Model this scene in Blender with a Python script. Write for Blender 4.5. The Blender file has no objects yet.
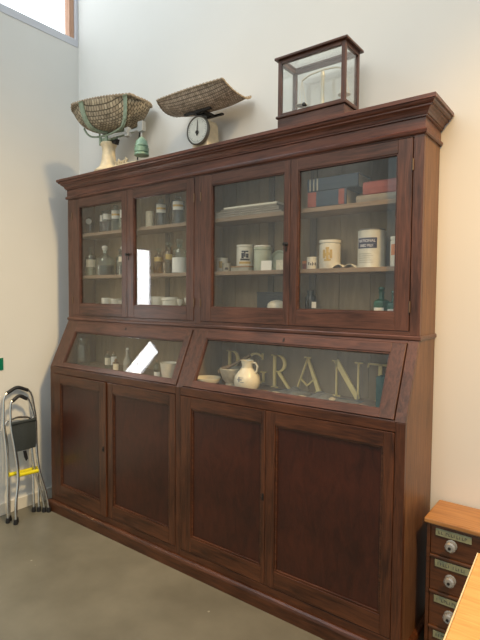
import bpy, bmesh, math, random
from mathutils import Vector, Matrix
random.seed(7)
PI = math.pi
sc = bpy.context.scene
COL = sc.collection

# ------------------------------------------------------------ materials
def new_mat(name):
    m = bpy.data.materials.new(name); m.use_nodes = True
    nt = m.node_tree
    for n in list(nt.nodes): nt.nodes.remove(n)
    out = nt.nodes.new('ShaderNodeOutputMaterial')
    return m, nt, out

def plain(name, col, rough=0.5, metal=0.0, spec=0.5, var=0.0, scale=20, bump=0.0, coat=0.0, trans=0.0, emit=None, es=0):
    m, nt, out = new_mat(name)
    b = nt.nodes.new('ShaderNodeBsdfPrincipled')
    b.inputs['Base Color'].default_value = (*col, 1)
    b.inputs['Roughness'].default_value = rough
    b.inputs['Metallic'].default_value = metal
    b.inputs['Specular IOR Level'].default_value = spec
    b.inputs['Coat Weight'].default_value = coat
    b.inputs['Transmission Weight'].default_value = trans
    if emit:
        b.inputs['Emission Color'].default_value = (*emit, 1); b.inputs['Emission Strength'].default_value = es
    if var or bump:
        tc = nt.nodes.new('ShaderNodeTexCoord')
        no = nt.nodes.new('ShaderNodeTexNoise'); no.inputs['Scale'].default_value = scale; no.inputs['Detail'].default_value = 4
        nt.links.new(tc.outputs['Object'], no.inputs['Vector'])
        if var:
            r = nt.nodes.new('ShaderNodeValToRGB')
            r.color_ramp.elements[0].position = 0.3; r.color_ramp.elements[1].position = 0.7
            r.color_ramp.elements[0].color = (*[c*(1-var) for c in col], 1)
            r.color_ramp.elements[1].color = (*[min(1, c*(1+var)) for c in col], 1)
            nt.links.new(no.outputs['Fac'], r.inputs['Fac']); nt.links.new(r.outputs['Color'], b.inputs['Base Color'])
        if bump:
            bp = nt.nodes.new('ShaderNodeBump'); bp.inputs['Strength'].default_value = bump; bp.inputs['Distance'].default_value = 0.01
            nt.links.new(no.outputs['Fac'], bp.inputs['Height']); nt.links.new(bp.outputs['Normal'], b.inputs['Normal'])
    nt.links.new(b.outputs['BSDF'], out.inputs['Surface'])
    return m

def wood(name, dark, light, axis='Z', rough=0.38, sc_=(26, 2.2), spec=0.5, blotch=0.5, coat=0.0):
    """grain running along an axis, with fine pores and slow blotches"""
    m, nt, out = new_mat(name)
    N = nt.nodes.new; Lk = nt.links.new
    b = N('ShaderNodeBsdfPrincipled'); b.inputs['Roughness'].default_value = rough
    b.inputs['Specular IOR Level'].default_value = spec; b.inputs['Coat Weight'].default_value = coat
    b.inputs['Coat Roughness'].default_value = 0.25
    tc = N('ShaderNodeTexCoord'); mp = N('ShaderNodeMapping')
    s = [sc_[0]]*3; s['XYZ'.index(axis)] = sc_[1]
    mp.inputs['Scale'].default_value = s
    Lk(tc.outputs['Object'], mp.inputs['Vector'])
    n1 = N('ShaderNodeTexNoise'); n1.inputs['Scale'].default_value = 1.6; n1.inputs['Detail'].default_value = 6
    n1.inputs['Distortion'].default_value = 1.32
    Lk(mp.outputs['Vector'], n1.inputs['Vector'])
    n2 = N('ShaderNodeTexNoise'); n2.inputs['Scale'].default_value = 9; n2.inputs['Detail'].default_value = 3
    Lk(mp.outputs['Vector'], n2.inputs['Vector'])
    n3 = N('ShaderNodeTexNoise'); n3.inputs['Scale'].default_value = 3.5; n3.inputs['Detail'].default_value = 2
    Lk(tc.outputs['Object'], n3.inputs['Vector'])
    mx = N('ShaderNodeMath'); mx.operation = 'MULTIPLY_ADD'; mx.inputs[1].default_value = 0.45
    Lk(n2.outputs['Fac'], mx.inputs[0]); Lk(n1.outputs['Fac'], mx.inputs[2])
    m2 = N('ShaderNodeMath'); m2.operation = 'MULTIPLY_ADD'; m2.inputs[1].default_value = blotch
    Lk(n3.outputs['Fac'], m2.inputs[0]); Lk(mx.outputs[0], m2.inputs[2])
    mr = N('ShaderNodeMapRange'); mr.inputs['From Min'].default_value = 0.62+0.22*blotch; mr.inputs['From Max'].default_value = 0.85+0.78*blotch
    Lk(m2.outputs[0], mr.inputs['Value'])
    r = N('ShaderNodeMixRGB'); r.inputs['Color1'].default_value = (*dark, 1); r.inputs['Color2'].default_value = (*light, 1)
    Lk(mr.outputs['Result'], r.inputs['Fac']); Lk(r.outputs['Color'], b.inputs['Base Color'])
    bp = N('ShaderNodeBump'); bp.inputs['Strength'].default_value = 0.12; bp.inputs['Distance'].default_value = 0.003
    Lk(n2.outputs['Fac'], bp.inputs['Height']); Lk(bp.outputs['Normal'], b.inputs['Normal'])
    Lk(b.outputs['BSDF'], out.inputs['Surface'])
    return m

def glass(name, tint=(0.96, 0.98, 0.97), base=0.045, rough=0.02, power=5.0, refl=(1, 1, 1), peak=1.0):
    """thin clear sheet: see-through, with a reflection that grows towards grazing angles"""
    m, nt, out = new_mat(name)
    N = nt.nodes.new; Lk = nt.links.new
    t = N('ShaderNodeBsdfTransparent'); t.inputs['Color'].default_value = (*tint, 1)
    g = N('ShaderNodeBsdfGlossy'); g.inputs['Roughness'].default_value = rough; g.inputs['Color'].default_value = (*refl, 1)
    lw = N('ShaderNodeLayerWeight'); lw.inputs['Blend'].default_value = 0.5
    pw = N('ShaderNodeMath'); pw.operation = 'POWER'; pw.inputs[1].default_value = power
    Lk(lw.outputs['Facing'], pw.inputs[0])
    ma = N('ShaderNodeMath'); ma.operation = 'MULTIPLY_ADD'; ma.inputs[1].default_value = peak-base; ma.inputs[2].default_value = base
    Lk(pw.outputs[0], ma.inputs[0])
    mx = N('ShaderNodeMixShader'); Lk(ma.outputs[0], mx.inputs['Fac']); Lk(t.outputs[0], mx.inputs[1]); Lk(g.outputs[0], mx.inputs[2])
    Lk(mx.outputs[0], out.inputs['Surface'])
    return m

def wicker(name, c1, c2, c3, rows, cols):
    m, nt, out = new_mat(name)
    N = nt.nodes.new; Lk = nt.links.new
    b = N('ShaderNodeBsdfPrincipled'); b.inputs['Roughness'].default_value = 0.75; b.inputs['Specular IOR Level'].default_value = 0.25
    uv = N('ShaderNodeUVMap'); mp = N('ShaderNodeMapping'); Lk(uv.outputs[0], mp.inputs[0])
    br = N('ShaderNodeTexBrick'); mp.inputs['Scale'].default_value = (cols, rows, 1)
    br.inputs['Scale'].default_value = 1; br.inputs['Brick Width'].default_value = 1; br.inputs['Row Height'].default_value = 1
    br.inputs['Mortar Size'].default_value = 0.13; br.inputs['Mortar Smooth'].default_value = 0.5
    br.inputs['Color1'].default_value = (*c1, 1); br.inputs['Color2'].default_value = (*c2, 1); br.inputs['Mortar'].default_value = (*c3, 1)
    Lk(mp.outputs[0], br.inputs['Vector'])
    no = N('ShaderNodeTexNoise'); no.inputs['Scale'].default_value = 0.5; no.inputs['Detail'].default_value = 3; Lk(mp.outputs[0], no.inputs['Vector'])
    mr = N('ShaderNodeMapRange'); mr.inputs['From Min'].default_value = 0.3; mr.inputs['From Max'].default_value = 0.7
    mr.inputs['To Min'].default_value = 0.65; mr.inputs['To Max'].default_value = 1.3
    Lk(no.outputs['Fac'], mr.inputs['Value'])
    mu = N('ShaderNodeVectorMath'); mu.operation = 'SCALE'; Lk(br.outputs['Color'], mu.inputs[0]); Lk(mr.outputs[0], mu.inputs['Scale'])
    Lk(mu.outputs[0], b.inputs['Base Color'])
    bp = N('ShaderNodeBump'); bp.inputs['Strength'].default_value = 0.8; bp.inputs['Distance'].default_value = 0.004; bp.invert = True
    Lk(br.outputs['Fac'], bp.inputs['Height']); Lk(bp.outputs[0], b.inputs['Normal'])
    Lk(b.outputs[0], out.inputs[0])
    return m

M = {}
MD, ML = (0.040, 0.0165, 0.0105), (0.140, 0.057, 0.036)
M['hinge'] = plain('dull_hinge', (0.20, 0.13, 0.08), 0.4, 0.7)
M['wood_v'] = wood('mahogany_upright', MD, ML, 'Z', 0.36)
M['wood_h'] = wood('mahogany_rail', MD, ML, 'X', 0.36)
M['wood_s'] = wood('mahogany_slope', (0.036, 0.016, 0.010), (0.124, 0.053, 0.033), 'Z', 0.36)
M['wood_y'] = wood('mahogany_return', MD, ML, 'Y', 0.36)
M['cornice'] = wood('mahogany_cornice', (0.045, 0.015, 0.009), (0.17, 0.058, 0.034), 'X', 0.33)
LD, LL = (0.026, 0.0082, 0.0035), (0.112, 0.038, 0.015)
M['low_v'] = wood('dark_mahogany_upright', LD, LL, 'Z', 0.34)
M['low_h'] = wood('dark_mahogany_rail', LD, LL, 'X', 0.34)
M['low_panel'] = wood('dark_mahogany_panel', (0.022, 0.0062, 0.0034), (0.062, 0.0155, 0.0075), 'Z', 0.33, (14, 5), blotch=1.0)
M['side'] = wood('brown_side_board', (0.085, 0.036, 0.016), (0.20, 0.095, 0.045), 'Z', 0.42)
M['back'] = wood('pale_back_board', (0.24, 0.185, 0.112), (0.35, 0.27, 0.165), 'Z', 0.75, (10, 1.5), spec=0.2)
M['shelf'] = wood('shelf_board', (0.20, 0.14, 0.085), (0.30, 0.215, 0.14), 'X', 0.6)
M['batten'] = wood('batten_board', (0.11, 0.085, 0.055), (0.18, 0.14, 0.09), 'Z', 0.6)
M['glass'] = glass('door_glass', (0.98, 0.97, 0.95), 0.058, 0.015)
M['flapglass'] = glass('sloping_glass', (0.98, 0.97, 0.95), 0.055, 0.02)
M['caseglass'] = glass('case_glass', (0.97, 0.985, 0.985), 0.09, 0.02)
M['bottle'] = glass('bottle_glass', (0.80, 0.86, 0.83), 0.10, 0.05, 2.5, (0.9, 1, 0.95), 0.75)
M['bottle_amber'] = glass('amber_glass', (0.62, 0.47, 0.25), 0.10, 0.05, 2.5, (1, 0.9, 0.7), 0.6)
M['bottle_blue'] = glass('blue_grey_glass', (0.55, 0.64, 0.68), 0.10, 0.05, 2.5, (0.9, 0.95, 1), 0.6)
M['bottle_green'] = plain('green_glass', (0.012, 0.085, 0.045), 0.12, 0, 0.6, coat=0.5)
M['liquid'] = plain('dark_liquid', (0.03, 0.032, 0.03), 0.2)
M['liquid_pale'] = plain('pale_powder', (0.45, 0.40, 0.28), 0.7)
M['label'] = plain('paper_label', (0.72, 0.66, 0.50), 0.7, var=0.12, scale=60)
M['label_white'] = plain('white_label', (0.78, 0.78, 0.72), 0.65)
M['gold_print'] = plain('gold_print', (0.55, 0.38, 0.12), 0.4, 0.3)
M['dark_print'] = plain('dark_print', (0.03, 0.03, 0.04), 0.6)
M['navy'] = plain('navy_print', (0.025, 0.035, 0.09), 0.5)
M['porcelain'] = plain('porcelain', (0.74, 0.71, 0.60), 0.22, var=0.05, scale=30, coat=0.3)
M['cream'] = plain('cream_glaze', (0.70, 0.66, 0.52), 0.28, var=0.08, scale=25, coat=0.3)
M['tin'] = plain('cream_tin', (0.62, 0.62, 0.54), 0.35, 0.15, var=0.06, scale=40)
M['tin_dark'] = plain('dark_tin_rim', (0.16, 0.15, 0.13), 0.4, 0.6)
M['orange'] = plain('orange_label', (0.62, 0.22, 0.08), 0.6)
M['cork'] = plain('cork', (0.35, 0.22, 0.11), 0.8, var=0.3, scale=90)
M['stone'] = plain('grey_stoneware', (0.36, 0.34, 0.27), 0.55, var=0.15, scale=40)
M['pestle'] = wood('pestle_wood', (0.12, 0.08, 0.04), (0.28, 0.19, 0.10), 'X', 0.5)
M['gold'] = plain('gilded_letter', (0.98, 0.78, 0.34), 0.36, 0.0, var=0.08, scale=40)
M['gold_side'] = plain('gilded_edge', (0.42, 0.30, 0.13), 0.5, 0.2)
M['cloth'] = plain('grey_cloth', (0.085, 0.10, 0.11), 0.85, var=0.3, scale=18)
M['teal'] = plain('teal_cloth', (0.035, 0.10, 0.095), 0.85, var=0.2, scale=30)
M['paper'] = plain('aged_paper', (0.74, 0.70, 0.57), 0.8, var=0.06, scale=14)
M['greypaper'] = plain('grey_paper', (0.27, 0.24, 0.19), 0.8, var=0.1, scale=25)
M['slate'] = plain('dark_slate', (0.05, 0.055, 0.055), 0.6, var=0.2)
M['bookblue'] = plain('dark_blue_cloth', (0.028, 0.055, 0.085), 0.6, var=0.15, scale=40)
M['bookred'] = plain('red_leather', (0.27, 0.065, 0.045), 0.55, var=0.15, scale=40)
M['pages'] = plain('page_edges', (0.50, 0.44, 0.32), 0.85)
M['brass'] = plain('brass', (0.55, 0.36, 0.14), 0.3, 1.0, var=0.1)
M['ivory'] = plain('ivory_metal', (0.70, 0.62, 0.46), 0.35, 0.2)
M['iron'] = plain('dark_iron', (0.035, 0.032, 0.03), 0.5, 0.6)
M['green_metal'] = plain('green_paint', (0.27, 0.34, 0.25), 0.45, 0.1, var=0.22, scale=45, bump=0.2)
M['bell_green'] = plain('mint_green_paint', (0.25, 0.38, 0.27), 0.4, 0.1, var=0.15, scale=30)
M['cream_iron'] = plain('cream_enamel', (0.74, 0.62, 0.42), 0.4, var=0.12, scale=30, bump=0.2)
M['steel'] = plain('galvanised_steel', (0.42, 0.43, 0.42), 0.4, 0.7, var=0.1)
M['chrome'] = plain('chrome_tube', (0.72, 0.70, 0.66), 0.20, 1.0)
M['rubber'] = plain('black_rubber', (0.012, 0.012, 0.014), 0.55)
M['fabric'] = plain('charcoal_fabric', (0.030, 0.036, 0.036), 0.9, var=0.15, scale=120, bump=0.3)
M['yellow'] = plain('yellow_plastic', (0.78, 0.66, 0.02), 0.4)
M['signgreen'] = plain('sign_green', (0.0, 0.17, 0.09), 0.4)
M['white'] = plain('white_print', (0.8, 0.8, 0.8), 0.5)
M['dial'] = plain('dial_face', (0.62, 0.61, 0.54), 0.4, var=0.08, scale=40)
M['wall'] = plain('painted_wall', (0.74, 0.73, 0.70), 0.82, spec=0.25, var=0.012, scale=3)
M['wfloor'] = None
M['wwhite'] = plain('white_window_paint', (0.60, 0.61, 0.66), 0.5)
M['skirt'] = plain('skirting_paint', (0.70, 0.66, 0.58), 0.5)
M['pine'] = wood('pine_post', (0.42, 0.22, 0.13), (0.62, 0.38, 0.26), 'Z', 0.5)
M['winpane'] = plain('bright_sky_pane', (0.8, 0.85, 0.9), 0.3, emit=(0.92, 0.97, 1.0), es=1.3)
M['table'] = wood('pale_oak_top', (0.58, 0.31, 0.09), (0.76, 0.43, 0.145), 'X', 0.38, (40, 3), blotch=0.3)
M['tedge'] = plain('pale_ply_edge', (0.72, 0.58, 0.36), 0.5)
M['drw_top'] = wood('golden_oak', (0.30, 0.13, 0.04), (0.50, 0.25, 0.085), 'X', 0.38, (30, 2.5), blotch=0.6)
M['drw'] = wood('brown_oak', (0.050, 0.017, 0.006), (0.125, 0.045, 0.016), 'X', 0.36)
M['drw_rail'] = wood('oak_rail', (0.065, 0.024, 0.009), (0.15, 0.060, 0.024), 'X', 0.38)
M['plate'] = plain('enamel_name_plate', (0.24, 0.245, 0.15), 0.4, var=0.15, scale=60)
M['knobglass'] = plain('clear_knob_glass', (0.36, 0.35, 0.33), 0.10, 0.35, 0.8, coat=1)
M['concrete'] = None

def concrete():
    m, nt, out = new_mat('polished_concrete')
    N = nt.nodes.new; Lk = nt.links.new
    b = N('ShaderNodeBsdfPrincipled'); b.inputs['Roughness'].default_value = 0.32; b.inputs['Specular IOR Level'].default_value = 0.45
    tc = N('ShaderNodeTexCoord')
    a = N('ShaderNodeTexNoise'); a.inputs['Scale'].default_value = 2.2; a.inputs['Detail'].default_value = 8; a.inputs['Roughness'].default_value = 0.6
    Lk(tc.outputs['Object'], a.inputs['Vector'])
    r = N('ShaderNodeValToRGB'); e = r.color_ramp.elements
    e[0].position = 0.3; e[0].color = (0.125, 0.115, 0.086, 1); e[1].position = 0.72; e[1].color = (0.205, 0.190, 0.145, 1)
    Lk(a.outputs['Fac'], r.inputs['Fac'])
    v = N('ShaderNodeTexVoronoi'); v.inputs['Scale'].default_value = 5.5; Lk(tc.outputs['Object'], v.inputs['Vector'])
    lt = N('ShaderNodeMath'); lt.operation = 'LESS_THAN'; lt.inputs[1].default_value = 0.035; Lk(v.outputs['Distance'], lt.inputs[0])
    mu = N('ShaderNodeMath'); mu.operation = 'MULTIPLY'; mu.inputs[1].default_value = 0.5; Lk(lt.outputs[0], mu.inputs[0])
    mx = N('ShaderNodeMixRGB'); mx.inputs['Color2'].default_value = (0.55, 0.52, 0.44, 1)
    Lk(mu.outputs[0], mx.inputs['Fac']); Lk(r.outputs['Color'], mx.inputs['Color1'])
    Lk(mx.outputs['Color'], b.inputs['Base Color'])
    rr = N('ShaderNodeMapRange'); rr.inputs['To Min'].default_value = 0.22; rr.inputs['To Max'].default_value = 0.45
    Lk(a.outputs['Fac'], rr.inputs['Value']); Lk(rr.outputs['Result'], b.inputs['Roughness'])
    Lk(b.outputs[0], out.inputs[0]); return m
M['concrete'] = concrete()

# ------------------------------------------------------------ mesh helper
class MB:
    def __init__(s, T=None):
        s.bm = bmesh.new(); s.T = T; s.mi = 0
    def _v(s, p):
        p = Vector(p)
        return s.bm.verts.new(s.T @ p if s.T else p)
    def _f(s, vs):
        try: f = s.bm.faces.new(vs)
        except ValueError: return None
        f.material_index = s.mi
        return f
    def box(s, x0, x1, y0, y1, z0, z1):
        v = [s._v(p) for p in ((x0,y0,z0),(x1,y0,z0),(x1,y1,z0),(x0,y1,z0),(x0,y0,z1),(x1,y0,z1),(x1,y1,z1),(x0,y1,z1))]
        for f in ((0,3,2,1),(4,5,6,7),(0,1,5,4),(1,2,6,5),(2,3,7,6),(3,0,4,7)): s._f([v[i] for i in f])
        return s
    def prism(s, poly, a0, a1, axis='X'):
        """closed polygon extruded along an axis; poly gives the other two coordinates in order"""
        def P(u, w, a):
            return {'X': (a, u, w), 'Y': (u, a, w), 'Z': (u, w, a)}[axis]
        A = [s._v(P(u, w, a0)) for u, w in poly]; B = [s._v(P(u, w, a1)) for u, w in poly]
        n = len(poly)
        s._f(A); s._f(B[::-1])
        for i in range(n): s._f([A[i], B[i], B[(i+1) % n], A[(i+1) % n]])
        return s
    def frame(s, x0, x1, z0, z1, gx0, gx1, gz0, gz1, y0, y1):
        """rectangular ring in the xz plane (stiles full height, rails between them)"""
        s.box(x0, gx0, y0, y1, z0, z1); s.box(gx1, x1, y0, y1, z0, z1)
        s.box(gx0, gx1, y0, y1, gz1, z1); s.box(gx0, gx1, y0, y1, z0, gz0)
        return s
    def tube(s, pts, r, n=10, closed=False, cap=True):
        pts = [Vector(p) for p in pts]; rings = []
        N = len(pts); up = Vector((0, 0, 1)); prev = None
        for i, p in enumerate(pts):
            if closed: d = pts[(i+1) % N]-pts[i-1]
            else: d = pts[min(i+1, N-1)]-pts[max(i-1, 0)]
            d.normalize()
            if prev is None:
                a = d.cross(up)
                if a.length < 1e-3: a = d.cross(Vector((1, 0, 0)))
            else: a = prev-d*prev.dot(d)
            a.normalize(); prev = a; b = d.cross(a)
            rr = r[i] if isinstance(r, (list, tuple)) else r
            rings.append([s._v(p+(a*math.cos(2*PI*k/n)+b*math.sin(2*PI*k/n))*rr) for k in range(n)])
        for i in range(N if closed else N-1):
            A, B = rings[i], rings[(i+1) % N]
            for k in range(n): s._f([A[k], A[(k+1) % n], B[(k+1) % n], B[k]])
        if cap and not closed: s._f(rings[0][::-1]); s._f(rings[-1])
        return s
    def lathe(s, prof, n=28, c=(0, 0, 0), sx=1, sy=1, R=None):
        c = Vector(c); rings = []
        for r, z in prof:
            if r < 1e-6: rings.append([s._v(c+(R @ Vector((0, 0, z)) if R else Vector((0, 0, z))))])
            else:
                ring = []
                for k in range(n):
                    p = Vector((r*sx*math.cos(2*PI*k/n), r*sy*math.sin(2*PI*k/n), z))
                    ring.append(s._v(c+(R @ p if R else p)))
                rings.append(ring)
        for A, B in zip(rings, rings[1:]):
            if len(A) == 1 and len(B) == 1: continue
            for k in range(n):
                a, a2 = A[k % len(A)], A[(k+1) % len(A)]; b, b2 = B[k % len(B)], B[(k+1) % len(B)]
                vs = [a] + ([a2] if a2 is not a else []) + [b2] + ([b] if b is not b2 else [])
                s._f(vs)
        return s
    def arc(s, r, z0, z1, a0, a1, t=0.0012, n=12):
        """curved patch wrapped on a cylinder (a label)"""
        out = []
        for rr in (r, r+t):
            out.append([[s._v((rr*math.cos(a0+(a1-a0)*i/n), rr*math.sin(a0+(a1-a0)*i/n), z)) for i in range(n+1)] for z in (z0, z1)])
        I, O = out
        for i in range(n):
            s._f([O[0][i], O[0][i+1], O[1][i+1], O[1][i]]); s._f([I[0][i+1], I[0][i], I[1][i], I[1][i+1]])
            s._f([I[0][i], I[0][i+1], O[0][i+1], O[0][i]]); s._f([O[1][i], O[1][i+1], I[1][i+1], I[1][i]])
        s._f([I[0][0], O[0][0], O[1][0], I[1][0]]); s._f([O[0][n], I[0][n], I[1][n], O[1][n]])
        return s
    def build(s, name, mat, parent=None, smooth=False, bevel=0.0, angle=35):
        bmesh.ops.recalc_face_normals(s.bm, faces=s.bm.faces)
        me = bpy.data.meshes.new(name); s.bm.to_mesh(me); s.bm.free()
        for mm in (mat if isinstance(mat, (list, tuple)) else [mat]): me.materials.append(mm)
        if smooth:
            for p in me.polygons: p.use_smooth = True
            try: me.set_sharp_from_angle(angle=math.radians(angle))
            except Exception: pass
        o = bpy.data.objects.new(name, me); COL.objects.link(o)
        if parent: o.parent = parent
        if bevel:
            b = o.modifiers.new('bevel', 'BEVEL'); b.width = bevel; b.segments = 2; b.limit_method = 'ANGLE'; b.angle_limit = 0.6
        return o

def thing(name, label, cat, loc=(0, 0, 0), rz=0, group=None):
    o = bpy.data.objects.new(name, None); COL.objects.link(o)
    o.location = loc; o.rotation_euler = (0, 0, rz); o.empty_display_size = 0.05
    return tag(o, label, cat, group)
def tag(o, label, cat, group=None):
    o['label'] = label; o['category'] = cat
    if group: o['group'] = group
    return o
def struct(o):
    o['kind'] = 'structure'; return o
def boxes(name, bs, mat, parent, bevel=0.0, T=None, y=None):
    for b in bs: MB(T).box(*b).build(name, mat, parent, bevel=bevel)
def lab(o, text): o['label'] = text; return o

def catmull(pts, n=6):
    P_ = [Vector(p) for p in pts]; out = []
    for i in range(len(P_)-1):
        p0, p1, p2, p3 = P_[max(i-1, 0)], P_[i], P_[i+1], P_[min(i+2, len(P_)-1)]
        for k in range(n):
            t = k/n
            out.append(0.5*((2*p1)+(-p0+p2)*t+(2*p0-5*p1+4*p2-p3)*t*t+(-p0+3*p1-3*p2+p3)*t**3))
    out.append(P_[-1]); return out

# ------------------------------------------------------------ dimensions
W, D1, D2 = 2.517, 0.384, 0.232
ZP, Z1, ZJ, ZC, ZT, OV = 0.076, 1.032, 1.36, 2.248, 2.361, 0.0565
GX = -0.188                                   # left wall

# ------------------------------------------------------------ the room
struct(MB().box(-0.5, 7, -7, 0.3, -0.1, 0).build('floor', M['concrete']))
struct(MB().box(GX-0.001, 7, 0, 0.2, 0, 6.0).build('wall_back', M['wall']))
# left wall with two window openings: high one (y -2.6..-0.075, z 3.49..5.2) and a narrow slit beyond the frame
wy0, wy1, wz0, wz1 = -2.6, -0.004, 3.435, 5.3
sy0, sy1, sz0, sz1 = -1.185, -1.005, 1.10, 1.955
m = MB()
m.box(GX-0.25, GX, -7, wy0, wz0, 6); m.box(GX-0.25, GX, wy1, 0, wz0, 6); m.box(GX-0.25, GX, wy0, wy1, wz1, 6)
m.box(GX-0.25, GX, -7, sy0, 0, wz0); m.box(GX-0.25, GX, sy1, 0, 0, wz0)
m.box(GX-0.25, GX, sy0, sy1, 0, sz0); m.box(GX-0.25, GX, sy0, sy1, sz1, wz0)
struct(m.build('wall_left', M['wall']))
# high window
m = MB()
m.box(GX-0.25, GX+0.004, wy0, wy1, wz0, wz0+0.055)
m.box(GX-0.25, GX+0.004, wy1-0.024, wy1, wz0+0.055, wz1)
m.box(GX-0.25, GX+0.004, wy0, wy0+0.05, wz0+0.055, wz1)
m.box(GX-0.25, GX+0.004, wy0+0.05, wy1-0.024, wz1-0.05, wz1)
win = struct(m.build('window_1', M['wwhite'], bevel=0.002))
m = MB(); m.box(GX-0.07, GX-0.012, wy1-0.066, wy1-0.025, wz0+0.056, wz1-0.051)
m.box(GX-0.07, GX-0.012, -1.45, -1.40, wz0+0.056, wz1-0.051)
m.build('window_post', M['pine'], win, bevel=0.003)
MB().box(GX-0.085, GX-0.080, wy0+0.051, wy1-0.0245, wz0+0.056, wz1-0.051).build('pane', M['winpane'], win)
# narrow slit window
m = MB()
m.box(GX-0.12, GX+0.01, sy0, sy0+0.012, sz0, sz1); m.box(GX-0.12, GX+0.01, sy1-0.012, sy1, sz0, sz1)
m.box(GX-0.12, GX+0.01, sy0+0.012, sy1-0.012, sz1-0.012, sz1); m.box(GX-0.12, GX+0.01, sy0+0.012, sy1-0.012, sz0, sz0+0.012)
w2 = struct(m.build('window_2', M['wwhite']))
pane2 = plain('slit_pane', (0.8, 0.85, 0.9), 0.3, emit=(0.95, 0.97, 1.0), es=8.0)
MB().box(GX-0.012, GX-0.008, sy0+0.013, sy1-0.013, sz0+0.013, sz1-0.013).build('pane', pane2, w2)
# skirting along the left wall
struct(MB().box(GX, GX+0.016, -3.5, -0.001, 0, 0.085).build('baseboard_left', M['skirt'], bevel=0.004))
struct(MB().box(W+0.02, 6.5, -0.014, 0, 0, 0.085).build('baseboard_back', M['skirt'], bevel=0.004))

# green sign on the left wall
s = thing('wall_sign', 'green sign on the left wall at the edge of the photo', 'sign', (GX+0.001, -0.70, 1.058))
MB().box(0, 0.004, -0.085, 0.0735, -0.042, 0.042).build('sign_plate', M['signgreen'], s, bevel=0.001)

# ------------------------------------------------------------ the cabinet
cab = thing('display_cabinet', 'tall dark mahogany glazed apothecary display cabinet with panelled lower doors against the wall', 'cabinet')
# side boards, following the sloping front
SB = 0.0245                                  # the face frame covers the front edge of the side boards
prof = [(0, 0), (-D1+SB, 0), (-D1+SB, Z1+0.005), (-D2+SB, ZJ+0.005), (-D2+SB, ZC+0.03), (0, ZC+0.03)]
prof = [(y if y else -0.004, z) for y, z in prof]
for x0, x1 in ((0, 0.022), (W-0.022, W)):
    o = MB().prism(prof, x0, x1, 'X').build('side_panel', M['side'] if x0 else M['wood_v'], cab, bevel=0.0015)
inner = [(-0.02, 0.08), (-D1+0.03, 0.08), (-D1+0.03, Z1-0.012), (-D2+0.03, ZJ-0.03), (-D2+0.03, ZC), (-0.02, ZC)]
MB().prism(inner, 1.245, 1.268, 'X').build('divider', M['back'], cab)
# front face frame of the top part
ZA, ZB = ZJ+0.016, ZC
boxes('face_stile', [(a, b, -D2, -D2+0.024, ZA, ZB) for a, b in ((0, 0.058), (1.230, 1.283), (2.473, W))], M['wood_v'], cab, 0.002)
boxes('face_rail', [(a, b, -D2, -D2+0.024, c, d) for a, b in ((0.058, 1.230), (1.283, 2.473)) for c, d in ((2.216, ZC), (ZA, 1.394))], M['wood_h'], cab, 0.0015)
# slanted face frame
SL = Vector((0, D1-D2, ZJ-Z1)); slen = SL.length; SL.normalize()
NO = Vector((0, -SL.z, SL.y))
T = Matrix(((1, 0, 0, 0), (0, -NO.y, SL.y, -D1), (0, -NO.z, SL.z, Z1), (0, 0, 0, 1)))   # local (x, depth, up-slope)
boxes('slope_stile', [(a, b, 0, 0.022, 0.0, slen) for a, b in ((0.0, 0.048), (1.236, 1.284), (2.471, W))], M['wood_s'], cab, 0.002, T)
boxes('slope_rail', [(a, b, 0, 0.022, c, d) for a, b in ((0.048, 1.236), (1.284, 2.471)) for c, d in ((slen-0.018, slen), (0, 0.006))], M['wood_h'], cab, 0.001, T)
# joint moulding between the two parts
def sweep(profile, name, mat, parent, bevel=0.0):
    """profile of (outset, z, ...) carried round left side, front and right side"""
    m = MB(); rings = []
    for o_, z, *q in profile:
        d = q[0] if q else D2
        rings.append([m._v(p) for p in ((-o_, -0.004, z), (-o_, -d-o_, z), (W+o_, -d-o_, z), (W+o_, -0.004, z))])
    n = len(rings)
    for i in range(n):
        A, B = rings[i], rings[(i+1) % n]
        for k in range(3): m._f([A[k], A[k+1], B[k+1], B[k]])
    m._f([r[0] for r in rings]); m._f([r[3] for r in rings][::-1])
    return m.build(name, mat, parent, bevel=bevel)
sweep([(-0.004, ZJ-0.004), (0.004, ZJ-0.004), (0.007, ZJ), (0.007, ZJ+0.011), (0.003, ZJ+0.016), (-0.004, ZJ+0.016)], 'joint_moulding', M['wood_h'], cab)
# cornice
cp = [(-0.01, 2.222), (0.006, 2.222), (0.011, 2.226), (0.013, 2.234), (0.010, 2.240), (0.004, 2.243), (0.003, 2.247), (0.003, 2.288),
      (0.011, 2.290), (0.011, 2.297), (0.015, 2.298), (0.018, 2.308), (0.025, 2.317), (0.035, 2.323), (0.035, 2.329), (0.040, 2.330), (0.046, 2.334), (0.049, 2.340),
      (0.049, 2.343), (OV, 2.344), (OV, ZT-0.002), (OV-0.002, ZT), (-0.01, ZT)]
sweep(cp, 'cornice', M['cornice'], cab)
MB().box(0.0, W, -D2, -0.004, ZT-0.02, ZT-0.001).build('top_board', M['wood_h'], cab)
# plinth
pp = [(-0.01, 0, D1), (0.022, 0, D1), (0.022, 0.060, D1), (0.018, 0.070, D1), (0.008, ZP, D1), (-0.01, ZP, D1)]
sweep(pp, 'plinth', M['low_h'], cab, 0.001)
# lower face frame
boxes('lower_stile', [(a, b, -D1, -D1+0.024, ZP, Z1-0.001) for a, b in ((0.0, 0.044), (1.232, 1.270), (2.475, W))], M['low_v'], cab, 0.002)
boxes('lower_rail', [(a, b, -D1, -D1+0.024, c, d) for a, b in ((0.044, 1.232), (1.270, 2.475)) for c, d in ((ZP, 0.116), (0.990, Z1-0.001))], M['low_h'], cab, 0.0015)
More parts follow.
